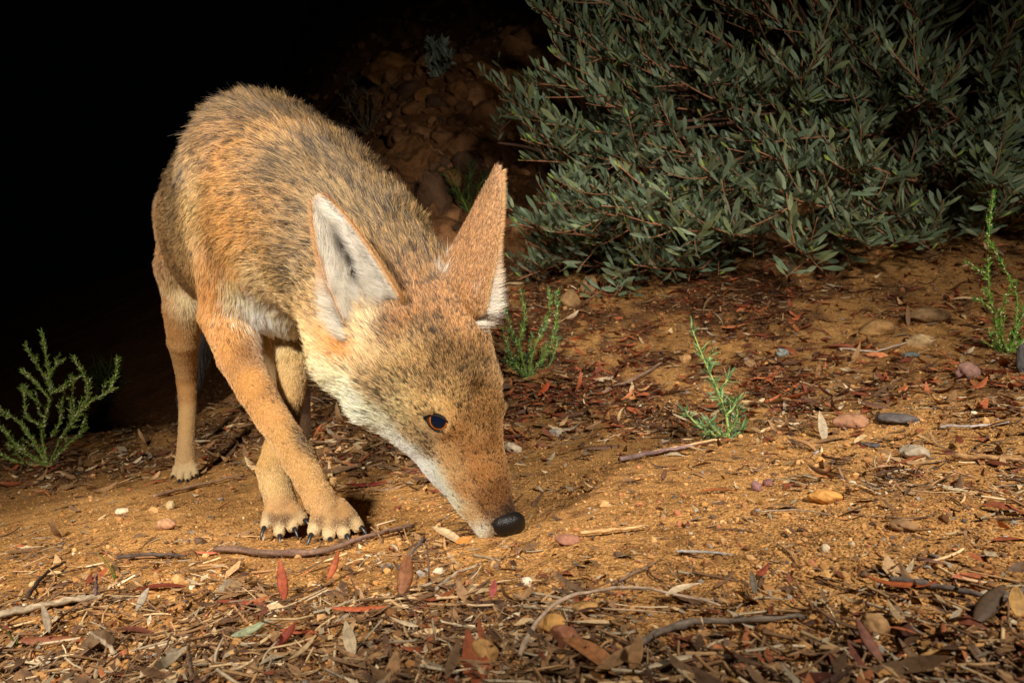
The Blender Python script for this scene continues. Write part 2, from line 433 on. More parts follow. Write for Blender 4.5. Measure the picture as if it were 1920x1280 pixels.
coyote = empty("coyote", P(400, 640, .9) * np.array([1, 1, 0]) + np.array([0, 0, float(G(-.35, .9))]))
tag(coyote, "tan and grey coyote walking head down, sniffing the sandy ground with its front paws crossed", "coyote")
m_skin = mat("coyote_skin", (.30, .18, .10), .8, .2)
body = mesh_obj("body", CV, CQ, m_skin, None); rehang(body, coyote)

# ------------------------------------------------------------------ coat
bvh = BVHTree.FromPolygons([Vector(v) for v in BV], BQ.tolist())
CAMP = Vector((0, 0, CZ))
def on_coat(u, v, fallback=.8):
    d = Vector(((u - 960) / FPX, 1, (640 - v) / FPX)).normalized()
    h = bvh.ray_cast(CAMP, d)
    return np.array(h[0]) if h[0] is not None else P(u, v, .56 if u > 650 and v > 480 else (.66 if v > 600 and u > 380 else (1.15 if v > 450 else .85)))
# where the coat was sampled on the animal: (u, v, colour, share of dark guard hairs, hair length in mm, lift)
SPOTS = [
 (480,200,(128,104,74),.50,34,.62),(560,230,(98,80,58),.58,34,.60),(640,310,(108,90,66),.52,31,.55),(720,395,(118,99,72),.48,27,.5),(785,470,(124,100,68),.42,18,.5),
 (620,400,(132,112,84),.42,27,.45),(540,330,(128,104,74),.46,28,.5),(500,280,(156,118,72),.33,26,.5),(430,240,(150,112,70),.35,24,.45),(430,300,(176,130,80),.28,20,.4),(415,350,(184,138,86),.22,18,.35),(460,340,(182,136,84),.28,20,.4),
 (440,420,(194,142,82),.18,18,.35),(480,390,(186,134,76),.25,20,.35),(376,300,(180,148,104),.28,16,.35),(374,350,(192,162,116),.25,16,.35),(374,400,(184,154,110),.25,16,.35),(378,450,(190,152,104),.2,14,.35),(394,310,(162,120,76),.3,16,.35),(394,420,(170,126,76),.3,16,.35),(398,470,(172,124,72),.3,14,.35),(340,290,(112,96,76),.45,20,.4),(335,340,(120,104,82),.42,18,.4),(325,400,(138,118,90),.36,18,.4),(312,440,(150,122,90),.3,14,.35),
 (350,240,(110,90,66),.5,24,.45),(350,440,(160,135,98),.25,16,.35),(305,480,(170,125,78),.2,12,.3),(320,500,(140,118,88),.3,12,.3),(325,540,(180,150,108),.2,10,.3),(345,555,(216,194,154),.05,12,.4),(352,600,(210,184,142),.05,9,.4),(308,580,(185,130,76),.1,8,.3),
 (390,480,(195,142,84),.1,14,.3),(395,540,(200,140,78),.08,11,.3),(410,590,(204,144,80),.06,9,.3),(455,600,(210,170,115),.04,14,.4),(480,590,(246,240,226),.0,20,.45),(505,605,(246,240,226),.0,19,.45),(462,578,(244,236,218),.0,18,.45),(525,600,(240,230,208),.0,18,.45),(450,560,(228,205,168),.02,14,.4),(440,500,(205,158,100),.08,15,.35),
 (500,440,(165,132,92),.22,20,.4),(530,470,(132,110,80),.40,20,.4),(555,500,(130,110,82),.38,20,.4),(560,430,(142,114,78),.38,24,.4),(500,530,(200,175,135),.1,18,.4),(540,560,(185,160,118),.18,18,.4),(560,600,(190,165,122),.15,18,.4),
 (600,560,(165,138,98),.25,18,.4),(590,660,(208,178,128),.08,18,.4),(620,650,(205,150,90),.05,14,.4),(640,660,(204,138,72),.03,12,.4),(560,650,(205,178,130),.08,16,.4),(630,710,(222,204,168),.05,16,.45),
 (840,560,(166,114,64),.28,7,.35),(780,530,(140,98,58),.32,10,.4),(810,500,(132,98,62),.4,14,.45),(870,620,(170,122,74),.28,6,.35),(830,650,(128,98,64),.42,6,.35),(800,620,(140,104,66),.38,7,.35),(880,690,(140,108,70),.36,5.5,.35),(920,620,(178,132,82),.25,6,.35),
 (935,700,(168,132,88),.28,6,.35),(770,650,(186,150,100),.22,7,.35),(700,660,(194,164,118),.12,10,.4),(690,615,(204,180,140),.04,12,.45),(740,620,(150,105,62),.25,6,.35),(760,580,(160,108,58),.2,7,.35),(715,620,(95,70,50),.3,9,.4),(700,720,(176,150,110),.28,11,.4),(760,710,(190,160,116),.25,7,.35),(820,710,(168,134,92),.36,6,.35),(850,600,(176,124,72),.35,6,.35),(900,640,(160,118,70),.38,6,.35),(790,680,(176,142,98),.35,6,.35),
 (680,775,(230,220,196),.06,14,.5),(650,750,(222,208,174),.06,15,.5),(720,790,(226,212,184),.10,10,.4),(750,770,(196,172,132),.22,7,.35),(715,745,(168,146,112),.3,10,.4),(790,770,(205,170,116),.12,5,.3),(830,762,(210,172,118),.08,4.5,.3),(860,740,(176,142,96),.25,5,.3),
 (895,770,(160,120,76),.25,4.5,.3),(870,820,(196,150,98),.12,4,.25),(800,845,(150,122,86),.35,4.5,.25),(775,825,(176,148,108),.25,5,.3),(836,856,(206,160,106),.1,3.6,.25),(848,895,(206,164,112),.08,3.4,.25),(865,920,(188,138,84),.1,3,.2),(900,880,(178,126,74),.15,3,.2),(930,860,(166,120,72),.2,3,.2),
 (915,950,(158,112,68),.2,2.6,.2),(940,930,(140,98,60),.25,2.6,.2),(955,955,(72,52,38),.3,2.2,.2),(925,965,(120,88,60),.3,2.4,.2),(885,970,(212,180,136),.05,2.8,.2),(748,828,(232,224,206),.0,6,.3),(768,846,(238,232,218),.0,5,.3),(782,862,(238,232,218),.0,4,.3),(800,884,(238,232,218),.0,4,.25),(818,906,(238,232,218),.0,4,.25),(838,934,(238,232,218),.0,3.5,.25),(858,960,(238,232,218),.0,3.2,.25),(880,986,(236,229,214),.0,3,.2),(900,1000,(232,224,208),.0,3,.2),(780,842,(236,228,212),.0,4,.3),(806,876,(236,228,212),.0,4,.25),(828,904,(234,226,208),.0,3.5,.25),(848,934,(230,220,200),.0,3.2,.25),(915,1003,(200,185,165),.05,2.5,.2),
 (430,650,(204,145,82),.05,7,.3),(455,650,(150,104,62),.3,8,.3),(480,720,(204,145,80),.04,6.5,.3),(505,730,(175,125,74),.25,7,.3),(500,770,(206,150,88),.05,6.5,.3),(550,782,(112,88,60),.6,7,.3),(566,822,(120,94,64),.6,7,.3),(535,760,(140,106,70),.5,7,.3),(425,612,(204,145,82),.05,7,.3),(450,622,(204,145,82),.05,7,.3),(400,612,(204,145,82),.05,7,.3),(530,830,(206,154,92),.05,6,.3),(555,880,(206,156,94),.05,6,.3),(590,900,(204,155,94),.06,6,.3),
 (585,940,(206,156,98),.04,5,.3),(620,950,(206,160,104),.04,5,.3),(590,996,(216,190,148),.0,3.5,.2),(617,1002,(216,190,148),.0,3.5,.2),(645,998,(216,190,148),.0,3.5,.2),(670,984,(206,178,134),.0,3.5,.2),(604,960,(196,150,96),.08,3,.2),(628,958,(176,130,80),.12,3,.2),(645,965,(190,144,92),.08,3,.2),(617,975,(206,164,110),.05,3,.2),(603,975,(104,72,44),.1,3,.2),(626,978,(96,66,40),.1,3,.2),(650,976,(100,70,42),.1,3,.2),  # darkest spots lie between toes: dark fur plus shade put into the colour
 (552,680,(208,170,116),.04,7,.3),(548,740,(206,166,110),.04,6,.3),(512,850,(206,162,102),.04,6,.3),(518,910,(208,168,110),.04,6,.3),(500,982,(214,188,146),.0,3.5,.2),(524,994,(214,188,146),.0,3.5,.2),(548,986,(208,180,138),.0,3.5,.2),(515,950,(196,150,96),.05,3,.2),(545,950,(190,144,92),.05,3,.2),(512,975,(104,72,44),.1,3,.2),(536,976,(100,70,42),.1,3,.2),  # toe gaps here too mix dark fur with painted shade
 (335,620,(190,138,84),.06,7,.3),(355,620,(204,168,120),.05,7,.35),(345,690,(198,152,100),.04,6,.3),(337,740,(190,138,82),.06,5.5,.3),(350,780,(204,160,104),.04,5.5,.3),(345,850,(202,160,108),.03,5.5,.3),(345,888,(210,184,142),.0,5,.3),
 (508,650,(220,194,152),.02,7,.35),(512,700,(214,186,144),.03,7,.3),(575,740,(76,50,32),.2,8,.35),(575,780,(80,54,34),.2,8,.35)]  # last two: shade on the left hind shank painted into its coat colour
cp = np.array([on_coat(a[0], a[1]) for a in SPOTS]); cc = np.array([lin(*a[2]) for a in SPOTS]); cg = np.array([a[3] for a in SPOTS])
cl = np.array([a[4] for a in SPOTS]) * .001; cf = np.array([a[5] for a in SPOTS])
extra = [(TAIL[1][0], (44, 30, 20), .3, 34, .4), (TAIL[2][0], (32, 24, 18), .3, 34, .35), (TAIL[3][0], (16, 13, 12), .3, 30, .35), (TAIL[0][0], (84, 58, 36), .3, 30, .4),
         (np.array([-.40, 1.02, CZ + .06]), (220, 200, 165), .03, 16, .4), (np.array([-.35, .98, CZ + .30]), (110, 92, 68), .5, 32, .5), (np.array([-.20, 1.0, CZ + .17]), (180, 135, 80), .2, 18, .4),
         (H(.03, .03, -.05), (190, 145, 95), .1, 4, .25), (H(.03, -.06, -.06), (190, 160, 115), .2, 9, .35)]
cp = np.vstack([cp] + [e[0][None] for e in extra]); cc = np.vstack([cc] + [lin(*e[1])[None] for e in extra])
cg = np.r_[cg, [e[2] for e in extra]]; cl = np.r_[cl, [e[3] * .001 for e in extra]]; cf = np.r_[cf, [e[4] for e in extra]]

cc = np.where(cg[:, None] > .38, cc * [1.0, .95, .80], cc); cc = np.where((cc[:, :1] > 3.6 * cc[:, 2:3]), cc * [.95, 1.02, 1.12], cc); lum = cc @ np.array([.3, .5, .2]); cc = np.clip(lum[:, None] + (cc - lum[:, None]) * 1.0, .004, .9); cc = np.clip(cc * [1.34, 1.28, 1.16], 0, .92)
# lie of the coat
back = unit(TR[1][0] - TR[4][0])
flow(H(0, .09, -.03), H(0, .03, -.03), -HF, .02); flow(H(0, .03, -.03), H(0, -.05, -.03), -HF, .035)
flow(H(0, .08, -.05), H(0, 0, -.07), -HF - .25 * HU, .015)
flow(H(0, -.05, -.03), H(0, -.09, -.04), unit(-HF) + .1 * HS, .045)
nk = [n[0] for n in NK]
flow(nk[4], nk[3], unit(nk[2] - nk[4]) + [0, 0, -.1], .05); flow(nk[3], nk[2], unit(nk[2] - nk[3]) + [0, 0, -.25], .06)
flow(nk[2], nk[1], unit(nk[1] - nk[2]) + [0, 0, -.3], .07); flow(nk[1], TR[4][0], unit(TR[3][0] - nk[2]) + [0, 0, -.30], .1)
flow(TR[4][0], TR[3][0], back + [0, 0, -.35], .11); flow(TR[3][0], TR[2][0], back + [0, 0, -.38], .1); flow(TR[2][0], TR[0][0], back + [0, 0, -.55], .08)
flow(TR[5][0], TR[5][0] - [0, 0, .06], back * .6 + [0, 0, -1.0], .09)
for LG in (LEG1, LEG2, LEG3, LEG4, TAIL):
    for (a, ra, _), (b, rb, _) in zip(LG[:-1], LG[1:]):
        d = unit(b - a) + (np.array([0, .35, 0]) if LG is LEG1 or LG is LEG3 else 0)
        flow(a, b, d, (ra + rb) / 2)
FA = np.array([f[0] for f in FLOW]); FB = np.array([f[1] for f in FLOW]); FD = np.array([f[2] for f in FLOW]); FR = np.array([f[3] for f in FLOW])
UPG = 1.0
def blend(p):
    out_c = np.zeros((len(p), 3)); g = np.zeros(len(p)); l = np.zeros(len(p)); f = np.zeros(len(p)); dr = np.zeros((len(p), 3))
    for k in range(0, len(p), 20000):
        q = p[k:k + 20000]
        d2 = ((q[:, None] - cp[None]) ** 2).sum(-1); w = 1 / (d2 + 3e-5) ** 2.8; w /= w.sum(1, keepdims=True)
        out_c[k:k + 20000] = w @ cc; g[k:k + 20000] = w @ cg; l[k:k + 20000] = w @ cl; f[k:k + 20000] = w @ cf
        AB = FB - FA; t = np.clip(((q[:, None] - FA) * AB).sum(-1) / ((AB ** 2).sum(-1) + 1e-9), 0, 1)
        dd = np.linalg.norm(q[:, None] - FA - t[..., None] * AB, axis=-1)
        w = 1 / (np.maximum(dd - FR * .8, 0) + .008) ** 3; w /= w.sum(1, keepdims=True)
        dr[k:k + 20000] = w @ FD
    return out_c, g, l, f, unit(dr)

def n3(p, sc, seed):
    return vnoise(p[:, 0] * sc + p[:, 2] * sc * .31 + 9, p[:, 1] * sc * .6 + p[:, 2] * sc * .9, seed)

def clumps(root, every, maxd):
    from mathutils.kdtree import KDTree
    n = len(root); cen = rng.choice(n, max(8, n // every), replace=False); kd = KDTree(len(cen))
    for i, c in enumerate(cen): kd.insert(root[c], i)
    kd.balance(); near = np.array([kd.find(q)[1] for q in root.tolist()]); ci = cen[near]
    return np.where(np.linalg.norm(root - root[ci], axis=1) < maxd, ci, np.arange(n))

def strands(root, nrm, flowd, length, lift, col, griz, npt=5, rad=.00020, curl=.12, clump=None, pull=.5):
    n = len(root)
    tng = unit(flowd - nrm * (flowd * nrm).sum(1, keepdims=True))
    side = np.cross(nrm, tng)
    # clumping: neighbours lean together
    ja = np.clip(length / .018, .22, 1); j1 = (n3(root, 160, 11) * .9 + n3(root, 60, 12) * .5) * ja; j2 = n3(root, 150, 13) * .5 * ja
    tng = unit(tng + side * (j1 + rng.normal(0, .10, n))[:, None])
    lf = np.clip(lift + j2 * .35 + rng.normal(0, .09, n), .06, 1.3)
    le = length * np.clip(rng.normal(1, .18, n), .45, 1.5)
    lot = rng.random(n)
    if clump is not None: lot = np.where(rng.random(n) < .62, rng.random(n)[clump], lot)
    guard = lot < griz * .70 + .08 * (griz > .42) + .012 * (griz > .06)
    le = np.where(guard, le * 1.12, le * .96)
    pts = np.zeros((n, npt, 3)); p = root - nrm * np.minimum(.0006, length * .04)[:, None]; pts[:, 0] = p; step = le / (npt - 1)
    jit = unit(rng.normal(0, 1, (n, 3)))
    for k in range(1, npt):
        a = lf * (1.45 - .75 * k / npt)
        d = unit(tng * np.cos(a)[:, None] + nrm * np.sin(a)[:, None] + jit * curl * k / npt)
        p = p + d * step[:, None]; pts[:, k] = p
    if clump is not None:
        lead = pts[clump] - pts[clump][:, :1]; own = pts - pts[:, :1]; tt_ = np.linspace(0, 1, npt)[None, :, None]
        off = (root[clump] - root)[:, None]
        pts = pts + ((lead - own) + off) * (pull * tt_ ** 1.3) * np.clip(rng.normal(1, .25, (n, 1, 1)), .2, 1.4)
    # banded hairs
    base = np.clip(col * rng.normal(1, .20, (n, 1)) * (1 + .10 * rng.normal(0, 1, (n, 3)) * [.4, .3, .7]), .004, .92)
    c = np.repeat(base[:, None], npt, 1)
    c[:, 0] *= .4; c[:, 1] *= .7
    tt = np.linspace(0, 1, npt)
    dark = np.array([.020, .014, .010]); pale = np.clip(base * np.where(griz[:, None] > .16, [1.36, 1.25, 1.03], [1.22, 1.22, 1.2]) + .01, 0, .92) if np.ndim(griz) else np.clip(base * 1.25, 0, .92)
    gt = griz[:, None, None] if np.ndim(griz) else griz
    hi = rng.random(n); gr = griz if np.ndim(griz) else np.full(n, griz); mixed = (gr > .16) & ~guard & (hi > .25)
    light = ~guard & ~mixed & (hi < .45)
    for k in range(npt):
        t = tt[k]
        c[guard, k] = dark + base[guard] * (.05 if t > .35 else .25)
        if t < .62: c[mixed, k] = base[mixed] * (.36 if t > .3 else .42)
        else: c[mixed, k] = pale[mixed]
        if t > .5: c[light, k] = pale[light]
    r = np.repeat((rad * np.clip(rng.normal(1, .2, n), .5, 1.6))[:, None], npt, 1) * np.linspace(1, .22, npt)[None]
    return pts, c, r

def sample_tris(V, Q, n, weight):
    T = np.vstack([Q[:, [0, 1, 2]], Q[:, [0, 2, 3]]]); A = V[T[:, 0]]; B = V[T[:, 1]]; C = V[T[:, 2]]
    cr = np.cross(B - A, C - A); area = np.linalg.norm(cr, axis=1); w = area * weight((A + B + C) / 3, unit(cr)); w /= w.sum()
    i = rng.choice(len(T), n, p=w); a = rng.random((n, 1)); b = rng.random((n, 1)); f = a + b > 1; a = np.where(f, 1 - a, a); b = np.where(f, 1 - b, b)
    # smooth normals
    fn = np.zeros_like(V); 
    for k in range(3): np.add.at(fn, T[:, k], cr)
    fn = unit(fn)
    nr = unit(fn[T[i, 0]] * (1 - a - b) + fn[T[i, 1]] * a + fn[T[i, 2]] * b)
    return A[i] + (B[i] - A[i]) * a + (C[i] - A[i]) * b, nr

NOSE = H(-.003, .094, -.025)
def wgt(c, n):
    view = unit(np.array([0, 0, CZ]) - c); fc = (view * n).sum(1)
    y = c[:, 1]
    w = np.where(fc > -.15, 1.0, .30) * np.clip((.62 / y) ** 1.6, .3, 1.6)
    hd = ((c - HO) @ HF); w = w * np.where((hd > -.03) & (y < .62), 2.3, 1.0)     # short dense coat on the face
    return w
root, nrm = sample_tris(BV, BQ, 470000, wgt)
keep = np.linalg.norm(root - NOSE, axis=1) > .0125
EYW = []
for e, en in zip(EYES, EN):
    q = root - e; fx = np.array([.95, 0, -.20]); fx = fx if (en @ HS) < 0 else None
    if fx is None: fx = EYW[0][0] - 2 * HS * (EYW[0][0] @ HS)
    fx = unit(fx - en * (fx @ en)); fy = np.cross(en, fx) * (1 if (en @ HS) < 0 else -1); EYW.append((fx, fy))
    keep &= ~(((q @ fx) / .0113) ** 2 + ((q @ fy) / .0066) ** 2 < 1) | (np.abs(q @ en) > .02)
for (c, d, r) in claws: keep &= np.linalg.norm(root - (c + d * r), axis=1) > r * .6
root = root[keep]; nrm = nrm[keep]
jit_ = np.where((((root - HO) @ HF) > -.04) & (root[:, 1] < .62), .0028, np.where(root[:, 2] > CZ + .02, .011, .0055))[:, None]
col, gz, ln, lf, fd = blend(root + rng.normal(0, 1, root.shape) * jit_)
onleg = sstep(CZ + np.where(root[:, 1] > 1, .09, .02), CZ - .04, root[:, 2]) * (root[:, 1] > .60); onpaw = sstep(CZ - .125, CZ - .140, root[:, 2] + (root[:, 1] > .9) * -.03) * (root[:, 0] < -.1); ln = ln * .92 * (1 - .34 * onleg) * (1 - .25 * onpaw); gz = gz * np.where(onleg > .5, .5, .85); lf = np.maximum(lf * .62, np.where(ln < .008, np.where(((root - HO) @ HF > -.06) & (root[:, 1] < .6), .34, .20), .1)); cl_id = clumps(root, 8, .006)
# long ruff breaks up, short face coat stays tidy
pts, c, r = strands(root, nrm, fd, ln, lf, col, gz, rad=np.clip(.00019 + ln * .0066, .00020, .00031), clump=cl_id, pull=np.clip(ln / .050, .15, .5)[:, None, None])
P_all = [pts]; C_all = [c]; R_all = [r]
# ears: the white lining, the orange back and the fringe
for sg in (-1, 1):
    inn, out, en, ax = EARS[sg]; nt, nf = inn.shape[:2]
    def pick(g, t, p):
        x = (t * (nt - 1)); y = (p + 1) / 2 * (nf - 1); i = np.clip(x.astype(int), 0, nt - 2); j = np.clip(y.astype(int), 0, nf - 2); a = (x - i)[:, None]; b = (y - j)[:, None]
        return (g[i, j] * (1 - a) + g[i + 1, j] * a) * (1 - b) + (g[i, j + 1] * (1 - a) + g[i + 1, j + 1] * a) * b
    def nr(g, t, p):
        e = .01; return unit(np.cross(pick(g, np.clip(t + e, 0, 1), p) - pick(g, np.clip(t - e, 0, 1), p), pick(g, t, np.clip(p + e, -1, 1)) - pick(g, t, np.clip(p - e, -1, 1))))
    m = 17000; t = 1 - np.sqrt(rng.random(m)); p = rng.uniform(-1, 1, m); t = np.clip(t, 0.01, .985)
    n_in = nr(inn, t, p); n_in *= np.sign((n_in @ en))[:, None]
    wdir = (pick(inn, t, np.full(m, .8)) - pick(inn, t, np.full(m, -.8))); wdir = unit(wdir)
    fl = unit(ax + wdir * (-p * .55)[:, None])
    # front edge of the lining is p*edge>0 ; a dark bare streak runs up the middle
    white = np.array([.74, .665, .555]); pr_ = p if sg < 0 else -p; edge = np.maximum(sstep(.93, .99, pr_), sstep(.62, .80, -pr_)); edge = np.maximum(edge, sstep(.90, .97, t)); streak = np.exp(-((p - .08) / .24) ** 2) * sstep(.22, .34, t) * (1 - sstep(.58, .80, t))
    cI = white * (1 - .86 * streak[:, None]) * (1 - edge[:, None]) + lin(206, 152, 92) * edge[:, None]
    cI = cI * np.where(t < .25, .97, 1)[:, None]
    le = (.010 + .010 * (1 - t)) * (1 - .5 * edge) * (1 - .45 * streak) * np.where(p * sg > .6, .35, 1)
    a, b, r_ = strands(pick(inn, t, p), n_in, fl, le, np.full(m, .34), cI, np.zeros(m), rad=.00016, curl=.2); P_all.append(a); C_all.append(b); R_all.append(r_)
    m = 20000; t = np.clip(1 - np.sqrt(rng.random(m)), .01, .99); p = rng.uniform(-1, 1, m)
    n_o = nr(out, t, p); n_o *= -np.sign((n_o @ en))[:, None]
    cO = lin(186, 130, 74) * (1 - .30 * sstep(.55, 1, t) - .22 * sstep(.1, .8, p * sg))[:, None]; cO = np.where((np.abs(p) > .9)[:, None], lin(214, 160, 96), cO)
    a, b, r_ = strands(pick(out, t, p), n_o, np.tile(ax, (m, 1)), np.full(m, .0050), np.full(m, .22), cO, np.full(m, .30), rad=.00014); P_all.append(a); C_all.append(b); R_all.append(r_)
    m = 2600; t = np.clip(rng.random(m) ** 1.3, .02, .97); sd = -1 if rng.random() < 0 else 1
    for pe, kk in ((.97, 1), (-.97, 1)):
        rt = pick(inn, t, np.full(m, pe)); wd2 = unit(pick(inn, t, np.full(m, .8)) - pick(inn, t, np.full(m, -.8))) * pe
        front = (wd2 @ HU).mean() < 0
        med = (pe > 0) if sg > 0 else (pe < 0)
        le = (.0045 + .013 * sstep(.62, .15, t)) * (.35 if med else 1.0)
        a, b, r_ = strands(rt, unit(wd2 * .7 + en * .6), unit(ax - wd2 * .35), le, np.full(m, .75), (lin(196, 146, 92) * (1 - sstep(.62, .28, t))[:, None] + np.array([.70, .62, .50]) * sstep(.62, .28, t)[:, None]) * (1.0 if not med else lin(196, 146, 92) / np.array([.70, .62, .50])), np.zeros(m), rad=.00015, curl=.25); P_all.append(a); C_all.append(b); R_all.append(r_)

def hair_object(name, pts, col, rad, material):
    n, k = pts.shape[:2]; cu = bpy.data.hair_curves.new(name); cu.add_curves([k] * n)
    cu.attributes['position'].data.foreach_set('vector', pts.astype(np.float32).ravel())
    ra = cu.attributes.get('radius') or cu.attributes.new('radius', 'FLOAT', 'POINT'); ra.data.foreach_set('value', rad.astype(np.float32).ravel())
    ca = cu.attributes.new('tint', 'FLOAT_COLOR', 'POINT'); cc4 = np.ones((n * k, 4), np.float32); cc4[:, :3] = col.reshape(-1, 3); ca.data.foreach_set('color', cc4.ravel())
    cu.materials.append(material); o = bpy.data.objects.new(name, cu); COL.objects.link(o); return o
m_fur = bpy.data.materials.new("coat_hair"); m_fur.use_nodes = True; nt_ = m_fur.node_tree
for nd in list(nt_.nodes):
    if nd.type == 'BSDF_PRINCIPLED': nt_.nodes.remove(nd)
hb = nt_.nodes.new('ShaderNodeBsdfHairPrincipled'); hb.parametrization = 'COLOR'; hb.inputs['Roughness'].default_value = .42; hb.inputs['Radial Roughness'].default_value = .55
at = nt_.nodes.new('ShaderNodeAttribute'); at.attribute_name = 'tint'
nt_.links.new(at.outputs['Color'], hb.inputs['Color']); pb = nt_.nodes.new('ShaderNodeBsdfPrincipled'); pb.inputs['Roughness'].default_value = .5; pb.inputs['Specular IOR Level'].default_value = .35
nt_.links.new(at.outputs['Color'], pb.inputs['Base Color']); mxs = nt_.nodes.new('ShaderNodeMixShader'); mxs.inputs[0].default_value = .55
nt_.links.new(hb.outputs[0], mxs.inputs[1]); nt_.links.new(pb.outputs[0], mxs.inputs[2]); nt_.links.new(mxs.outputs[0], nt_.nodes['Material Output'].inputs['Surface'])
PA = np.concatenate(P_all); CA = np.concatenate(C_all); RA = np.concatenate(R_all)
fur = hair_object("fur", PA, CA, RA, m_fur); rehang(fur, coyote)
print("fur", len(PA), time.time() - T0)
# skin under the coat takes the colour of the coat there
vc, _, _, _, _ = blend(BV)
tint = np.vstack([vc * .5] + [np.tile([.35, .2, .1], (ear_rng[s][1] * 2, 1)) for s in (-1, 1)])
for s_ in (-1, 1):
    o_, k_ = ear_rng[s_]; tint[o_:o_ + k_] = [.42, .33, .27]
ta = body.data.color_attributes.new("tint", 'FLOAT_COLOR', 'POINT'); c4 = np.ones((len(tint), 4), np.float32); c4[:, :3] = tint; ta.data.foreach_set('color', c4.ravel())
an = N(m_skin, 'ShaderNodeAttribute', attribute_name='tint'); L(m_skin, an, 'Color', m_skin.node_tree.nodes["Principled BSDF"], 'Base Color')

# ------------------------------------------------------------------ nose, eyes, claws, whiskers
def sphere_grid(nu, nv):
    th = np.linspace(0, math.pi, nv); ph = np.arange(nu) / nu * 2 * math.pi
    D = np.stack([np.sin(th)[:, None] * np.cos(ph), np.sin(th)[:, None] * np.sin(ph), np.repeat(np.cos(th)[:, None], nu, 1)], -1)
    i = np.arange(nv - 1)[:, None] * nu; j = np.arange(nu)[None]; jn = (j + 1) % nu
    return D.reshape(-1, 3), np.stack([i + j, i + nu + j, i + nu + jn, i + jn], -1).reshape(-1, 4)
def frame_pts(D, o, X, Y, Z, s): return o + D[:, :1] * X * s[0] + D[:, 1:2] * Y * s[1] + D[:, 2:3] * Z * s[2]

D, Q = sphere_grid(48, 36)
m_nose = mat("wet_nose", (.007, .005, .004), .40, .35); bpn = N(m_nose, 'ShaderNodeBump', Strength=.55, Distance=.0005); vn = N(m_nose, 'ShaderNodeTexVoronoi', Scale=1100.0)
tcn = N(m_nose, 'ShaderNodeTexCoord'); L(m_nose, tcn, 'Object', vn, 'Vector'); L(m_nose, vn, 'Distance', bpn, 'Height'); L(m_nose, bpn, 0, m_nose.node_tree.nodes["Principled BSDF"], 'Normal')
Dn = D.copy(); sq = np.sign(Dn) * np.abs(Dn) ** .90        # squarish pad
s_, f_, u_ = sq[:, 0], sq[:, 1], sq[:, 2]
f_ = f_ * .95
for sd in (-1, 1):      # nostrils
    q = (Dn[:, 0] - sd * .52) ** 2 / .055 + (Dn[:, 2] + .12) ** 2 / .06; k = np.exp(-q) * (Dn[:, 1] > 0)
    f_ = f_ - .55 * k; s_ = s_ - sd * .0
    q = (Dn[:, 0] - sd * .90) ** 2 / .05 + (Dn[:, 2] - .02 - .25 * Dn[:, 1]) ** 2 / .014; k = np.exp(-q) * sstep(-.5, .0, Dn[:, 1]); s_ = s_ - sd * .42 * k
k = np.exp(-(Dn[:, 0] / .09) ** 2) * (Dn[:, 1] > 0) * (Dn[:, 2] < .45); f_ = f_ - .14 * k
wide = .0150 * (1 - .18 * (u_ < 0) * np.abs(u_))
HSn = unit(HS + HF * .14); NV = H(-.003, .0900, -.0275) + HSn * (s_ * wide)[:, None] + HF * (f_ * .0110)[:, None] + HU * (u_ * .0140 - .003 * f_)[:, None]
nose = mesh_obj("nose", NV, Q, m_nose); rehang(nose, coyote)

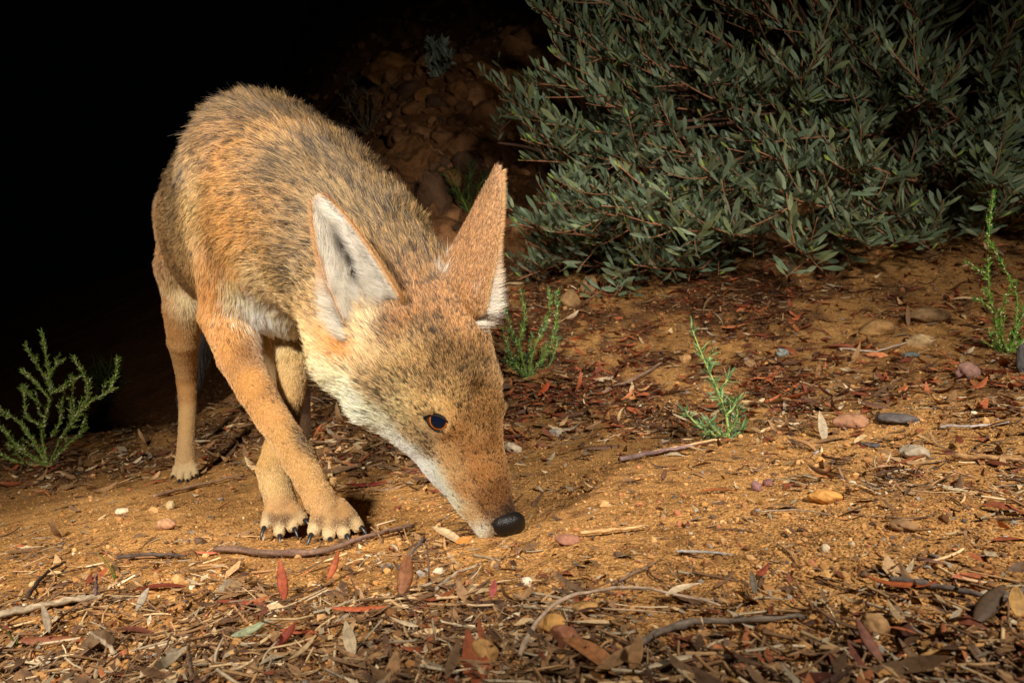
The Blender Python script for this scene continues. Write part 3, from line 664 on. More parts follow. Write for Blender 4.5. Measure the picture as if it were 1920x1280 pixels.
m_eye = mat("eye", rough=.06, spec=.35); be = m_eye.node_tree.nodes["Principled BSDF"]
ea = N(m_eye, 'ShaderNodeAttribute', attribute_name='tint'); L(m_eye, ea, 'Color', be, 'Base Color'); 
m_lid = mat("eyelid", (.008, .005, .004), .6, .12)
for (e, en, (fx, fy)) in zip(EYES, EN, EYW):
    # the iris looks a little forward and towards the lens
    De, Qe = sphere_grid(96, 72); R0 = .0130; dep = .0104; c0 = e - en * dep
    V = c0 + De * R0
    gaze = unit(en + fy * .17 + unit(np.array([0, 0, CZ]) - e) * .20)
    ang = np.degrees(np.arccos(np.clip(De @ gaze, -1, 1)))
    colr = np.zeros((len(V), 3)); 
    pup = lin(10, 18, 34); amber = lin(206, 112, 30); rim = lin(60, 26, 8); white = lin(70, 50, 40)
    def mixc(a, b, t): return a * (1 - t[:, None]) + b * t[:, None]
    colr = mixc(np.tile(pup, (len(V), 1)), np.tile(amber, (len(V), 1)), sstep(28.5, 30, ang)); colr = mixc(colr, np.tile(rim, (len(V), 1)), sstep(32, 35, ang)); colr = mixc(colr, np.tile(white, (len(V), 1)), sstep(38, 42, ang))
    V = V + (De * R0) * (.03 * np.clip(1 - (ang / 45) ** 2, 0, 1))[:, None]     # cornea
    qx = (V - e) @ fx; qy = (V - e) @ fy; V = V - en * (.0045 * sstep(.92, 1.12, np.sqrt((qx / .0118) ** 2 + (qy / .0068) ** 2)))[:, None]
    eye = mesh_obj("eye", V, Qe, m_eye, None, colr); rehang(eye, coyote)
    # almond lids: a band from the socket rim to the opening
    a = np.linspace(0, 2 * math.pi, 73)[:-1]
    def ring(w, h, lift, tear=0):
        xx = np.cos(a); yy = np.sin(a)
        x = w * xx + tear * np.clip(xx, 0, 1) ** 6; y = h * yy * (1 - .62 * np.abs(xx) ** 1.8) * np.where(yy > 0, .92, 1.0) - tear * .45 * np.clip(xx, 0, 1) ** 6
        hgt = np.sqrt(np.maximum(R0 ** 2 - x ** 2 - y ** 2, 0)) - dep
        zz = lift if lift < -.001 else np.maximum(hgt, -.0012) + lift
        return e + fx * x[:, None] + fy * y[:, None] + en * (zz[:, None] if np.ndim(zz) else zz)
    rings = [ring(.0140, .0098, -.0060, .001), ring(.0128, .0084, -.0011, .002), ring(.0120, .0074, .0006, .003), ring(.0113, .0066, .0011, .003), ring(.0107, .0060, .0001, .003)]
    n_ = len(a); V = np.vstack(rings); QQ = []
    for k in range(len(rings) - 1):
        i = np.arange(n_); QQ.append(np.stack([k * n_ + i, k * n_ + (i + 1) % n_, (k + 1) * n_ + (i + 1) % n_, (k + 1) * n_ + i], -1))
    lid = mesh_obj("eyelid", V, np.vstack(QQ), m_lid); rehang(lid, coyote)

m_claw = mat("claw", (.014, .013, .014), .32, .5)
for (c, d, r) in claws:
    k = r / .0060; down = np.array([0, 0, -1.0]); fwd = unit(d * [1, 1, .2])
    b0 = c + d * r * .45 + np.array([0, 0, r * .25]); path = [b0, b0 + fwd * .0045 * k + down * .0006, b0 + fwd * .0080 * k + down * .0028 * k, b0 + fwd * .0105 * k + down * .0062 * k]
    V, Qc, Tc = tube(smooth_path(path, 9), np.linspace(.0024, .0004, 9) * k, 8); o = mesh_obj("claw", V, [Qc, Tc], m_claw); rehang(o, coyote)
m_wh = mat("whisker", (.015, .012, .01), .4, .3)
for sg in (-1, 1):
    for k in range(9):
        f0 = .055 + .0045 * k + rng.uniform(-.002, .002); b = H(sg * (.0165 - .0006 * k) - .003, f0, -.040 - .004 * (k % 3)); ln_ = rng.uniform(.026, .042)
        dr_ = unit(HS * sg * .75 - HF * rng.uniform(-.1, .6) - HU * rng.uniform(.2, .7)); sag = np.array([0, 0, -1]) * .1
        V, Qc, Tc = tube([b, b + dr_ * ln_ * .5, b + (dr_ + sag) * ln_], [.00038, .00030, .00010], 4); wh = mesh_obj("whisker", V, [Qc, Tc], m_wh); rehang(wh, coyote)


# ------------------------------------------------------------------ scattered ground cover
def tint_mat(name, rough=.8, spec=.2, noise=0, bump=0, trans=0):
    m = mat(name, rough=rough, spec=spec); b = m.node_tree.nodes["Principled BSDF"]
    a = N(m, 'ShaderNodeAttribute', attribute_name='tint'); src, so = a, 'Color'
    if noise:
        tc = N(m, 'ShaderNodeTexCoord'); n = N(m, 'ShaderNodeTexNoise', Scale=noise, Detail=4.0, Roughness=.65); L(m, tc, 'Object', n, 'Vector')
        r = ramp(m, [(.28, (.45, .42, .4)), (.5, (1, 1, 1)), (.75, (1.35, 1.32, 1.3))]); L(m, n, 'Fac', r, 'Fac')
        x = N(m, 'ShaderNodeMix', data_type='RGBA', blend_type='MULTIPLY'); x.inputs[0].default_value = .85; L(m, a, 'Color', x, 6); L(m, r, 'Color', x, 7); src, so = x, 2
        if bump:
            bp = N(m, 'ShaderNodeBump', Strength=.6, Distance=bump); L(m, n, 'Fac', bp, 'Height'); L(m, bp, 0, b, 'Normal')
    L(m, src, so, b, 'Base Color')
    return m
m_grit = tint_mat("grit", .85, .25)
m_dry = tint_mat("dry_leaf", .6, .25, 330, .0006)
m_wood = tint_mat("twig_bark", .85, .15, 260, .0012)
m_stone = tint_mat("stone", .85, .2, 150, .0018)
m_clod = tint_mat("boulder", .95, .1, 26, .02)
m_green = tint_mat("green_leaf", .5, .3, 0)

def rot_frames(n, tilt=.2, normal=None):
    yaw = rng.uniform(0, 2 * math.pi, n)
    up = unit(np.stack([rng.normal(0, tilt, n), rng.normal(0, tilt, n), np.ones(n)], -1))
    x = np.stack([np.cos(yaw), np.sin(yaw), np.zeros(n)], -1); x = unit(x - up * (x * up).sum(1, keepdims=True))
    return x, np.cross(up, x), up

def ico():
    p = (1 + 5 ** .5) / 2
    v = unit([(-1, p, 0), (1, p, 0), (-1, -p, 0), (1, -p, 0), (0, -1, p), (0, 1, p), (0, -1, -p), (0, 1, -p), (p, 0, -1), (p, 0, 1), (-p, 0, -1), (-p, 0, 1)])
    f = np.array([(0, 11, 5), (0, 5, 1), (0, 1, 7), (0, 7, 10), (0, 10, 11), (1, 5, 9), (5, 11, 4), (11, 10, 2), (10, 7, 6), (7, 1, 8), (3, 9, 4), (3, 4, 2), (3, 2, 6), (3, 6, 8), (3, 8, 9), (4, 9, 5), (2, 4, 11), (6, 2, 10), (8, 6, 7), (9, 8, 1)])
    return v, f
IV, IF = ico()

def bumpf(u, v, uc, vc, su, sv): return np.exp(-((u - uc) / su) ** 2 - ((v - vc) / sv) ** 2)
def litter_density(u, v):
    d = .10 + .9 * sstep(1060, 1150, v) * (1 - .85 * sstep(950, 1250, u)) + .55 * sstep(1185, 1250, v) * sstep(900, 1250, u)
    d = d + .85 * (1 - sstep(850, 905, v - .12 * (420 - u) * (u < 420))) * (u < 520) + .9 * sstep(500, 560, u) * (1 - sstep(930, 1000, u)) * (1 - sstep(880, 930, v))
    d = d + 1.0 * (u > 930) * (1 - sstep(760, 880, v + .05 * (u - 1100))) * (1 - .45 * sstep(1450, 1650, u))
    d = d + .55 * bumpf(u, v, 1750, 900, 260, 50) + .8 * bumpf(u, v, 760, 1040, 110, 40) + .5 * bumpf(u, v, 330, 1050, 120, 25) + .5 * bumpf(u, v, 60, 1040, 90, 60)
    d = d * (1 - .85 * bumpf(u, v, 300, 970, 200, 40)) * (1 - .8 * bumpf(u, v, 150, 1165, 180, 25)) * (1 - .7 * bumpf(u, v, 1350, 1000, 380, 90))
    d = d * (1 - .55 * bumpf(u, v, 700, 905, 60, 25))
    patch = .65 + 1.0 * vnoise(u / 60 + 3, v / 26, 21) + .6 * vnoise(u / 21, v / 11, 22)
    return np.clip(d * np.clip(patch, .05, 1.5), 0, 1.4)

def scatter(n, dens=None, u0=-500, u1=2400, v0=380, v1=1500, ymax=3.4):
    us, vs, X = [], [], []
    got = 0
    while got < n:
        u = rng.uniform(u0, u1, n * 2); v = rng.uniform(v0, v1, n * 2)
        if dens is not None:
            k = rng.random(len(u)) < dens(u, v); u = u[k]; v = v[k]
        x, y, z = ground_hit(u, v, ymax); k = ~np.isnan(y)
        X.append(np.stack([x, y, z], -1)[k]); us.append(u[k]); vs.append(v[k]); got += k.sum()
    return np.vstack(X)[:n], np.concatenate(us)[:n], np.concatenate(vs)[:n]

def pick_col(n, table, wts, jit=.16):
    t = np.array([lin(*c) for c in table]); w = np.array(wts, float); i = rng.choice(len(t), n, p=w / w.sum())
    return np.clip(t[i] * rng.normal(1, jit, (n, 1)), .004, .9)

def stones_mesh(X, r, col, flat=.7, embed=.25):
    n = len(X); a, b, c = rot_frames(n, .3)
    s = r[:, None] * rng.uniform(.65, 1.25, (n, 3)) * [1, 1, flat]
    V = IV[None] * (1 + rng.uniform(-.22, .22, (n, 12, 1)))
    V = X[:, None] + V[..., :1] * (a * s[:, :1])[:, None] + V[..., 1:2] * (b * s[:, 1:2])[:, None] + V[..., 2:] * (c * s[:, 2:])[:, None]
    V[..., 2] += (r * (flat - embed) * .6)[:, None]
    F = IF[None] + 12 * np.arange(n)[:, None, None]
    C = np.repeat(col[:, None], 12, 1) * rng.uniform(.85, 1.15, (n, 12, 1))
    return V.reshape(-1, 3), F.reshape(-1, 3), C.reshape(-1, 3)

SAND = [(182, 134, 78), (166, 118, 64), (152, 106, 60), (200, 154, 98), (130, 88, 50), (206, 188, 156), (150, 140, 128), (110, 84, 62), (176, 112, 76), (92, 82, 76)]
def soil_tint():
    '''dark humus under the litter, clean sand elsewhere, laid on the ground sheet point by point'''
    g = bpy.data.objects["ground"].data; n = len(g.vertices); co = np.empty(n * 3, np.float32); g.vertices.foreach_get("co", co); co = co.reshape(-1, 3)
    y = np.maximum(co[:, 1], .12); u = 960 + FPX * co[:, 0] / y; v = 640 - FPX * (co[:, 2] - CZ) / y
    d = np.where(co[:, 1] > .12, litter_density(np.clip(u, -600, 2600), np.clip(v, 330, 1400)), .8)
    d = sstep(.25, .95, d)[:, None]; c = lin(188, 142, 86) * (1 - d) + lin(108, 76, 50) * d
    far = sstep(1.9, 2.6, co[:, 1])[:, None]; c = c * (1 - far) + lin(146, 100, 62) * far
    a = g.color_attributes.new("soil", 'FLOAT_COLOR', 'POINT'); c4 = np.ones((n, 4), np.float32); c4[:, :3] = c; a.data.foreach_set("color", c4.ravel())
soil_tint()
def gravel():
    X, u, v = scatter(88000, lambda u, v: .55 + .45 * vnoise(u / 45, v / 22, 31) * 2 * (v > 0))
    n = len(X); r = rng.lognormal(math.log(.0009), .42, n) * (.6 + .55 * X[:, 1]).clip(.7, 1.6)
    col = pick_col(n, SAND, [20, 22, 18, 10, 12, 1.2, 2, 7, 4, 2.5])
    a = stones_mesh(X, r, col)
    X, u, v = scatter(4000, lambda u, v: .5 + .5 * litter_density(u, v))
    r2 = rng.lognormal(math.log(.0026), .38, len(X)) * (.7 + .4 * X[:, 1]).clip(.75, 1.5)
    b = stones_mesh(X, r2, pick_col(len(X), SAND, [16, 18, 18, 8, 12, 1.3, 4, 8, 4, 3]))
    o = mesh_obj("gravel", np.vstack([a[0], b[0]]), np.vstack([a[1], b[1] + len(a[0])]), m_grit, None, np.vstack([a[2], b[2]]), smooth=False)
    tag(o, "fine sandy grit and small gravel grains strewn all over the ground", "gravel", None, "stuff")
gravel()

def blade_grid(nl, nw): return np.linspace(0, 1, nl)[:, None], np.linspace(-1, 1, nw)[None]
def leaves_mesh(X, x, y, z, length, ratio, curl, roll, twist, col, nl=7, nw=3, tp=.85):
    """many curved blades: X base centre, x along the blade, y across, z normal"""
    n = len(X); t, p = blade_grid(nl, nw)
    w = np.sin(math.pi * np.clip(t, .02, .98) ** tp) ** .8 * np.ones_like(p)
    L_ = length[:, None, None]; th = curl[:, None, None] * (t - .5)
    ax = L_ * (np.sin(th) / np.where(np.abs(curl) < 1e-3, 1e-3, curl)[:, None, None]); az = L_ * (1 - np.cos(th)) / np.where(np.abs(curl) < 1e-3, 1e-3, curl)[:, None, None]
    ax = ax + np.zeros((n, nl, nw)); az = az + np.zeros((n, nl, nw))
    half = L_ * ratio[:, None, None] * .5 * w; rl = roll[:, None, None]
    ay = half * np.sin(p * np.abs(rl)) / np.maximum(np.abs(rl), .05); az = az + half * (1 - np.cos(p * rl)) / np.maximum(np.abs(rl), .05) * np.sign(rl)
    tw = twist[:, None, None] * (t - .5); ay2 = ay * np.cos(tw); az = az + ay * np.sin(tw)
    V = X[:, None, None] + ax[..., None] * x[:, None, None] + ay2[..., None] * y[:, None, None] + az[..., None] * z[:, None, None]
    i = np.arange(nl - 1)[:, None] * nw; j = np.arange(nw - 1)[None]
    q = np.stack([i + j, i + nw + j, i + nw + j + 1, i + j + 1], -1).reshape(-1, 4)
    Q = q[None] + (nl * nw) * np.arange(n)[:, None, None]
    C = np.repeat(col[:, None], nl * nw, 1).reshape(n, nl, nw, 3) * (1 - .18 * (np.abs(p) < .2))[..., None] * rng.uniform(.88, 1.12, (n, nl, 1, 1))
    return V.reshape(-1, 3), Q.reshape(-1, 4), C.reshape(-1, 3)

RED = [(142, 76, 46), (164, 92, 56), (122, 64, 42), (182, 112, 70), (106, 60, 44), (96, 66, 50)]
TAN = [(178, 140, 96), (152, 114, 76), (204, 172, 126), (134, 102, 72), (164, 146, 118), (118, 88, 60), (214, 190, 152), (98, 72, 52)]
def litter():
    parts = []
    # blades
    X1, u1_, v1_ = scatter(3600, litter_density); X2, u2_, v2_ = scatter(10500, lambda u, v: (litter_density(u, v) + .5 * (u > 380) * (u < 950) * (v > 680) * (v < 860)) * (v < 930) * (v > 430)); X = np.vstack([X1, X2]); u = np.r_[u1_, u2_]; v = np.r_[v1_, v2_]; n = len(X); far = sstep(.55, 1.2, X[:, 1])
    isred = rng.random(n) < .16 + .50 * far * (u > 900)
    col = np.where(isred[:, None], pick_col(n, RED, [5, 5, 5, 3, 4, 5]), pick_col(n, TAN, [5, 6, 3, 6, 3, 7, 1.5, 6])) * (.85 + .35 * far)[:, None]  # distant leaves coloured lighter to offset the weak light back there
    ln = (.007 + .028 * rng.random(n) ** 1.8) * (1 + .95 * far); a, b, c = rot_frames(n, .28)
    st = rng.random(n) < .007
    a[st] = unit(a[st] * .5 + [0, 0, .8]); b[st] = unit(np.cross([0, 0, 1.0], a[st])); c[st] = np.cross(a[st], b[st])
    X[:, 2] += rng.exponential(.0022, n) + .0012 + np.where(st, ln * .35, 0)
    parts.append(leaves_mesh(X, a, b, c, ln, rng.uniform(.11, .28, n), rng.normal(0, 1.0, n), rng.normal(0, .8, n), rng.normal(0, .9, n), col, 6, 3))
    # chips of bark and broken straw
    X, u, v = scatter(24000, lambda u, v: .10 + litter_density(u, v)); n = len(X); far = sstep(.55, 1.2, X[:, 1])
    col = pick_col(n, TAN + RED, [5, 7, 4, 7, 5, 7, 2, 6, 1, 1, 1.5, 1, 2, 2]) * .9
    ln = rng.lognormal(math.log(.0065), .45, n) * (1 + .5 * far); a, b, c = rot_frames(n, .35); X[:, 2] += rng.exponential(.0016, n) + .0006
    parts.append(leaves_mesh(X, a, b, c, ln, rng.uniform(.12, .55, n), rng.normal(0, .6, n), rng.normal(0, .6, n), rng.normal(0, .6, n), col, 3, 2))
    # the same litter goes on beside and behind the lens
    for n, l0, l1, r0, r1, nl_, nw_ in ((5200, .008, .032, .11, .28, 6, 3), (9000, .004, .012, .12, .55, 3, 2)):
        x = rng.uniform(-1.9, 1.9, n); y = rng.uniform(-.5, 1.9, n); u = 960 + FPX * x / np.maximum(y, .05); v = 640 + FPX * (CZ - G(x, y)) / np.maximum(y, .05)
        k = ((y < .06) | (u < -420) | (u > 2340) | (v > 1420)) & (vnoise(x * 5, y * 5, 77) > -.22); X = np.stack([x, y, G(x, y) + .002], -1)[k]; n = len(X); a, b, c = rot_frames(n, .28)
        parts.append(leaves_mesh(X, a, b, c, rng.uniform(l0, l1, n), rng.uniform(r0, r1, n), rng.normal(0, .9, n), rng.normal(0, .8, n), rng.normal(0, .8, n), pick_col(n, TAN + RED, [5, 7, 4, 7, 5, 7, 2, 6, 2, 1, 2, 1, 2, 2]) * .9, nl_, nw_))
    V = []; F = []; C = []; k = 0
    for (a_, b_, c_) in parts: V.append(a_); F.append(b_ + k); C.append(c_); k += len(a_)
    o = mesh_obj("leaf_litter", np.vstack(V), np.vstack(F), m_dry, None, np.vstack(C), smooth=True)
    tag(o, "loose litter of dry reddish and tan leaves, bark chips and straw", "leaf litter", None, "stuff")
    # fine stalks
    X, u, v = scatter(6500, litter_density); n = len(X); mb = []; Vs = []; Qs = []; Cs = []; k = 0
    a, b, c = rot_frames(n, .22); ln = rng.uniform(.008, .045, n); rr = rng.uniform(.0003, .0010, n); bend = rng.normal(0, .12, n)
    t = np.linspace(-.5, .5, 5)
    ctr = X[:, None] + (a * ln[:, None])[:, None] * t[None, :, None] + (b * (ln * bend)[:, None])[:, None] * (t ** 2 * 4)[None, :, None] + np.array([0, 0, .0016])
    an = np.arange(4) / 4 * 2 * math.pi
    V = ctr[:, :, None] + rr[:, None, None, None] * (np.cos(an)[None, None, :, None] * b[:, None, None] + np.sin(an)[None, None, :, None] * c[:, None, None])
    i = np.arange(4)[:, None] * 4; j = np.arange(4)[None]; q = np.stack([i + j, i + (j + 1) % 4, i + 4 + (j + 1) % 4, i + 4 + j], -1).reshape(-1, 4)
    Q = (q[None] + 20 * np.arange(n)[:, None, None]).reshape(-1, 4)
    C = np.repeat(pick_col(n, TAN, [5, 6, 4, 6, 5, 7, 2, 6])[:, None], 20, 1).reshape(-1, 3)
    o = mesh_obj("straw_litter", V.reshape(-1, 3), Q, m_wood, None, C, smooth=True)
    tag(o, "thin broken stalks and straw lying among the dry leaves", "straw", None, "stuff")
litter()
print("litter", time.time() - T0)

# ------------------------------------------------------------------ sticks, leaves and stones one can point to
def ground_path(px, lift, n=14):
    pts = np.array([gp(*p) for p in px]); q = smooth_path(pts, n); z = G(q[:, 0], q[:, 1]); q[:, 2] = np.maximum(q[:, 2], z) + lift
    return q
def stick(px, wpx, col, label, name="stick", lift=None, taper=.6, knots=2, up=None, seed=0):
    n = 18
    if up: # standing piece: second point is given at the depth of the first
        b = gp(*px[0]); pts = [b - [0, 0, .006]] + [P(u, v, b[1] - .004 * i) for i, (u, v) in enumerate(px[1:])]; path = smooth_path(pts, n)
    else: path = ground_path(px, 0, n)
    y = path[:, 1].mean(); r = wpx * y / FPX / 2
    if not up: path[:, 2] += r * .7 + .0030 + (.007 * np.sin(np.linspace(0, math.pi, n)) + .002 if 'hook' in label and 'bent' in label else 0)
    rr = np.random.default_rng(seed + 500 + int(px[0][0])); path += rr.normal(0, r * .16, path.shape)
    R_ = r * np.linspace(1, taper, n) * rr.uniform(.88, 1.1, n)
    for k in range(knots): R_[rr.integers(2, n - 2)] *= 1.3
    V, Q, T = tube(path, R_, 9, .10, seed=500 + int(px[0][0]))
    base = lin(*col); C = base * (1 + .25 * rr.normal(0, 1, (len(V), 1))).clip(.5, 1.5)
    c0 = path[0].copy(); o = mesh_obj(name, V - c0, [Q, T], m_wood, None, C); o.location = c0
    tag(o, label, "twig" if name == "twig" else "stick"); return o
STICKS = [
 ([(405, 1040), (520, 1047), (600, 1043), (700, 1013), (776, 997)], 13, (118, 92, 76), "long grey brown stick lying right in front of the coyote's front paws", "stick"),
 ([(218, 1053), (290, 1048), (350, 1051)], 8, (84, 70, 62), "short dark stick left of the long stick before the front paws", "stick"),
 ([(975, 1250), (1008, 1200), (1060, 1165), (1130, 1149), (1240, 1143), (1352, 1156)], 9, (176, 150, 124), "pale bare twig bent like a hook at the bottom centre of the ground", "twig"),
 ([(1195, 1226), (1250, 1196), (1330, 1181), (1420, 1178), (1512, 1172)], 15, (112, 98, 84), "thick grey stick with ringed bark right of the hooked pale twig", "stick"),
 ([(1668, 1102), (1740, 1112), (1842, 1130)], 15, (96, 84, 76), "thick straight dark grey stick beside a rust coloured leaf at lower right", "stick"),
 ([(1835, 1158), (1880, 1140), (1925, 1122)], 17, (112, 98, 86), "thickest grey stick, running out of the right edge of the picture", "stick"),
 ([(-8, 1168), (90, 1147), (192, 1130)], 15, (156, 138, 112), "split pale wooden slat lying at the left edge", "stick"),
 ([(52, 1128), (85, 1085), (122, 1062)], 8, (66, 54, 46), "dark slanting twig above the split wooden slat at the left", "twig"),
 ([(1192, 862), (1260, 847), (1352, 829)], 7, (196, 158, 112), "straight tan twig lying below the single upright weed", "twig"),
 ([(1162, 869), (1232, 855), (1304, 842)], 9, (128, 104, 98), "knobbly purplish twig just below the straight tan twig", "twig"),
 ([(1088, 1009), (1150, 1003), (1214, 995)], 7, (204, 160, 108), "light tan twig touching a flat pink stone right of the nose", "twig"),
 ([(1268, 1044), (1330, 1046), (1372, 1051)], 6, (160, 152, 144), "whitish grey forked twig lying on the open sand right of the snout", "twig"),
 ([(818, 1116), (850, 1090), (902, 1066)], 7, (168, 148, 122), "pale curved twig slanting up below the coyote's chin", "twig"),
 ([(752, 1075), (752, 1072), (795, 1015)], 8, (112, 98, 92), "grey twig leaning between the front paw and the chin", "twig"),
 ([(1148, 1106), (1200, 1080), (1228, 1064)], 6, (134, 108, 84), "thin brown twig on open sand above the thick ringed stick", "twig"),
 ([(1725, 1246), (1790, 1235), (1852, 1223)], 10, (186, 140, 84), "tan peeled stick near the bottom right corner", "stick"),
 ([(1762, 806), (1820, 806), (1892, 798)], 6, (170, 158, 150), "thin whitish twig right of the dark oblong stone", "twig"),
 ([(1790, 864), (1860, 868), (1930, 873)], 13, (156, 118, 76), "knotted tan stick running out of the right edge below the pale grey rock", "stick"),
 ([(1568, 655), (1640, 664), (1704, 645)], 5, (176, 156, 136), "thin pale bowed twig in front of the flat tan slab", "twig"),
 ([(1128, 742), (1190, 716), (1240, 686)], 9, (132, 104, 84), "weathered brown stick in the red leaves between the two green weeds", "stick"),
 ([(288, 938), (370, 916), (458, 894)], 7, (150, 118, 92), "flat brown twig between the hind paw and the front paws", "twig"),
 ([(868, 1146), (960, 1146), (1060, 1150), (1250, 1161)], 5, (190, 160, 124), "very thin straight pale stalk crossing behind the hooked twig", "twig"),
 ([(1420, 968), (1500, 965), (1560, 974)], 4, (150, 128, 104), "thin stalk on the sand below the two mauve pebbles", "twig"),
]
for k, (px, w, col, lab, nm) in enumerate(STICKS): stick(px, w, col, lab, nm, seed=k)
stick([(178, 1132), (180, 1105), (181, 1076)], 7, (112, 92, 92), "short grey twig standing upright behind the split wooden slat", "twig", up=True)
stick([(362, 1272), (356, 1240), (352, 1205)], 10, (132, 110, 88), "upright grey brown twig in the litter at the bottom left", "twig", up=True)
stick([(806, 1100), (804, 1060), (799, 1014)], 5, (132, 104, 84), "thin twig standing upright in the litter below the chin", "twig", up=True)
stick([(232, 1228), (200, 1208), (168, 1184)], 10, (176, 154, 126), "pale peeled twig leaning on a brown bark chunk at lower left", "twig", up=True)

def one_leaf(u, v, ang, lpx, ratio, col, label, stand=0.0, curl=.8, roll=.7, twist=.3, name="dry_leaf", cat="leaf"):
    b = gp(u, v); y = b[1]; ln = lpx * y / FPX
    a = math.radians(ang); flat = np.array([math.cos(a), math.sin(a) * 1.0, 0]); upx = np.array([math.cos(a) * 1.0, 0, math.sin(a)])
    x = unit(flat * (1 - stand) + upx * stand)
    if stand < .5: ln = ln * (1 + 1.1 * abs(math.sin(a)) * (1 - stand))
    z = unit(np.array([0, -stand, 1 - stand * .9])); z = unit(z - x * (z @ x)); yv = np.cross(z, x)
    c = b + [0, 0, .0035 + (abs(x[2]) * ln * .42)]
    V, Q, C = leaves_mesh(c[None], x[None], yv[None], z[None], np.array([ln]), np.array([ratio]), np.array([curl]), np.array([roll]), np.array([twist]), lin(*col)[None] * .9, 15, 7)
    o = mesh_obj(name, V - c, Q, m_dry, None, C); o.location = c
    so = o.modifiers.new("thickness", 'SOLIDIFY'); so.thickness = .0004
    tag(o, label, cat); return o
LEAVES = [
 (528, 1128, 100, 78, .28, (168, 84, 54), "upright brick red leaf standing in the litter left of centre at the bottom", .8),
 (760, 1118, 84, 78, .42, (150, 98, 64), "broad brown leaf standing upright below the long stick's right end", .8),
 (680, 1148, 5, 105, .22, (188, 96, 58), "bright orange red leaf lying flat left of the standing brown leaf", 0),
 (300, 1108, 12, 82, .18, (112, 52, 32), "dark red leaf lying on open sand at the lower left", .1),
 (626, 1090, 78, 60, .26, (168, 86, 50), "narrow red leaf standing just below the long stick", .7),
 (535, 1218, 60, 62, .34, (140, 58, 38), "deep red leaf propped up at the bottom left of centre", .6),
 (570, 1192, -8, 84, .22, (170, 88, 54), "rusty leaf lying flat above the deep red propped leaf", 0),
 (392, 1042, 4, 48, .24, (196, 104, 74), "small coral red leaf at the left end of the long stick", .1),
 (78, 1204, 6, 110, .28, (136, 84, 58), "broad brown leaf lying at the bottom left corner", 0),
 (460, 1142, -12, 100, .16, (128, 62, 42), "long narrow dark red leaf slanting down in the lower left litter", 0),
 (1688, 1112, -12, 108, .16, (150, 74, 32), "long rust coloured leaf beside the dark grey stick at lower right", .1),
 (1628, 1240, 105, 84, .30, (136, 84, 62), "rolled brown leaf standing at the bottom right", .6),
 (1412, 1118, 88, 42, .32, (110, 96, 78), "small grey green leaf hanging down on the open sand right of centre", .6),
 (1430, 1086, 50, 30, .30, (142, 66, 42), "small dark red leaf next to the small grey leaf on open sand", .3),
 (1192, 1262, 76, 66, .42, (172, 130, 86), "oval tan leaf standing at the bottom edge right of the hooked twig", .8),
 (1112, 1256, 130, 96, .26, (158, 104, 62), "striped orange brown leaf slanting at the bottom edge right of centre", .3),
 (655, 1232, 105, 66, .36, (190, 168, 132), "pale oval leaf standing at the bottom left of centre", .7),
 (1858, 1160, 48, 90, .26, (86, 66, 46), "dark curled leaf under the thick stick at the right edge", .4),
 (1905, 1162, 80, 56, .62, (190, 146, 82), "round yellow leaf at the lower right edge", .7),
 (470, 1196, 40, 50, .34, (150, 156, 120), "mottled pale green leaf in the bottom left litter", .4),
 (925, 1128, 80, 34, .40, (170, 84, 76), "tiny pinkish red leaf tip below the nose", .8),
 (265, 1148, 74, 46, .40, (164, 150, 128), "pale grey shred of leaf standing on bare sand at lower left", .7),
 (85, 1190, 110, 58, .30, (160, 142, 118), "grey weathered leaf leaning over the broad brown leaf in the corner", .8),
 (870, 1026, 35, 24, .5, (206, 132, 58), "small bright orange leaf bit just left of the chin", .4),
 (838, 1018, 128, 56, .26, (184, 156, 118), "pale bent leaf between the long stick and the chin", .2),
 (1245, 906, 70, 26, .36, (92, 52, 34), "small dark leaf standing on the open sand right of the head", .7),
 (1350, 926, 2, 70, .12, (146, 76, 34), "narrow rust leaf lying on open sand left of the mauve pebbles", 0),
 (1145, 838, 12, 90, .26, (120, 88, 66), "large dull brown leaf beside the straight tan twig", 0),
 (690, 912, 14, 70, .20, (128, 44, 34), "dark red leaf in the shade between front paw and jaw", .1),
 (1020, 742, 64, 44, .36, (184, 84, 42), "bright orange leaf standing right of the snout's upper edge", .5),
]
for t in LEAVES: one_leaf(*t, curl=random.uniform(-.9, 1.1), roll=random.choice([-1, 1]) * random.uniform(.5, 1.1), twist=random.uniform(-.6, .6))

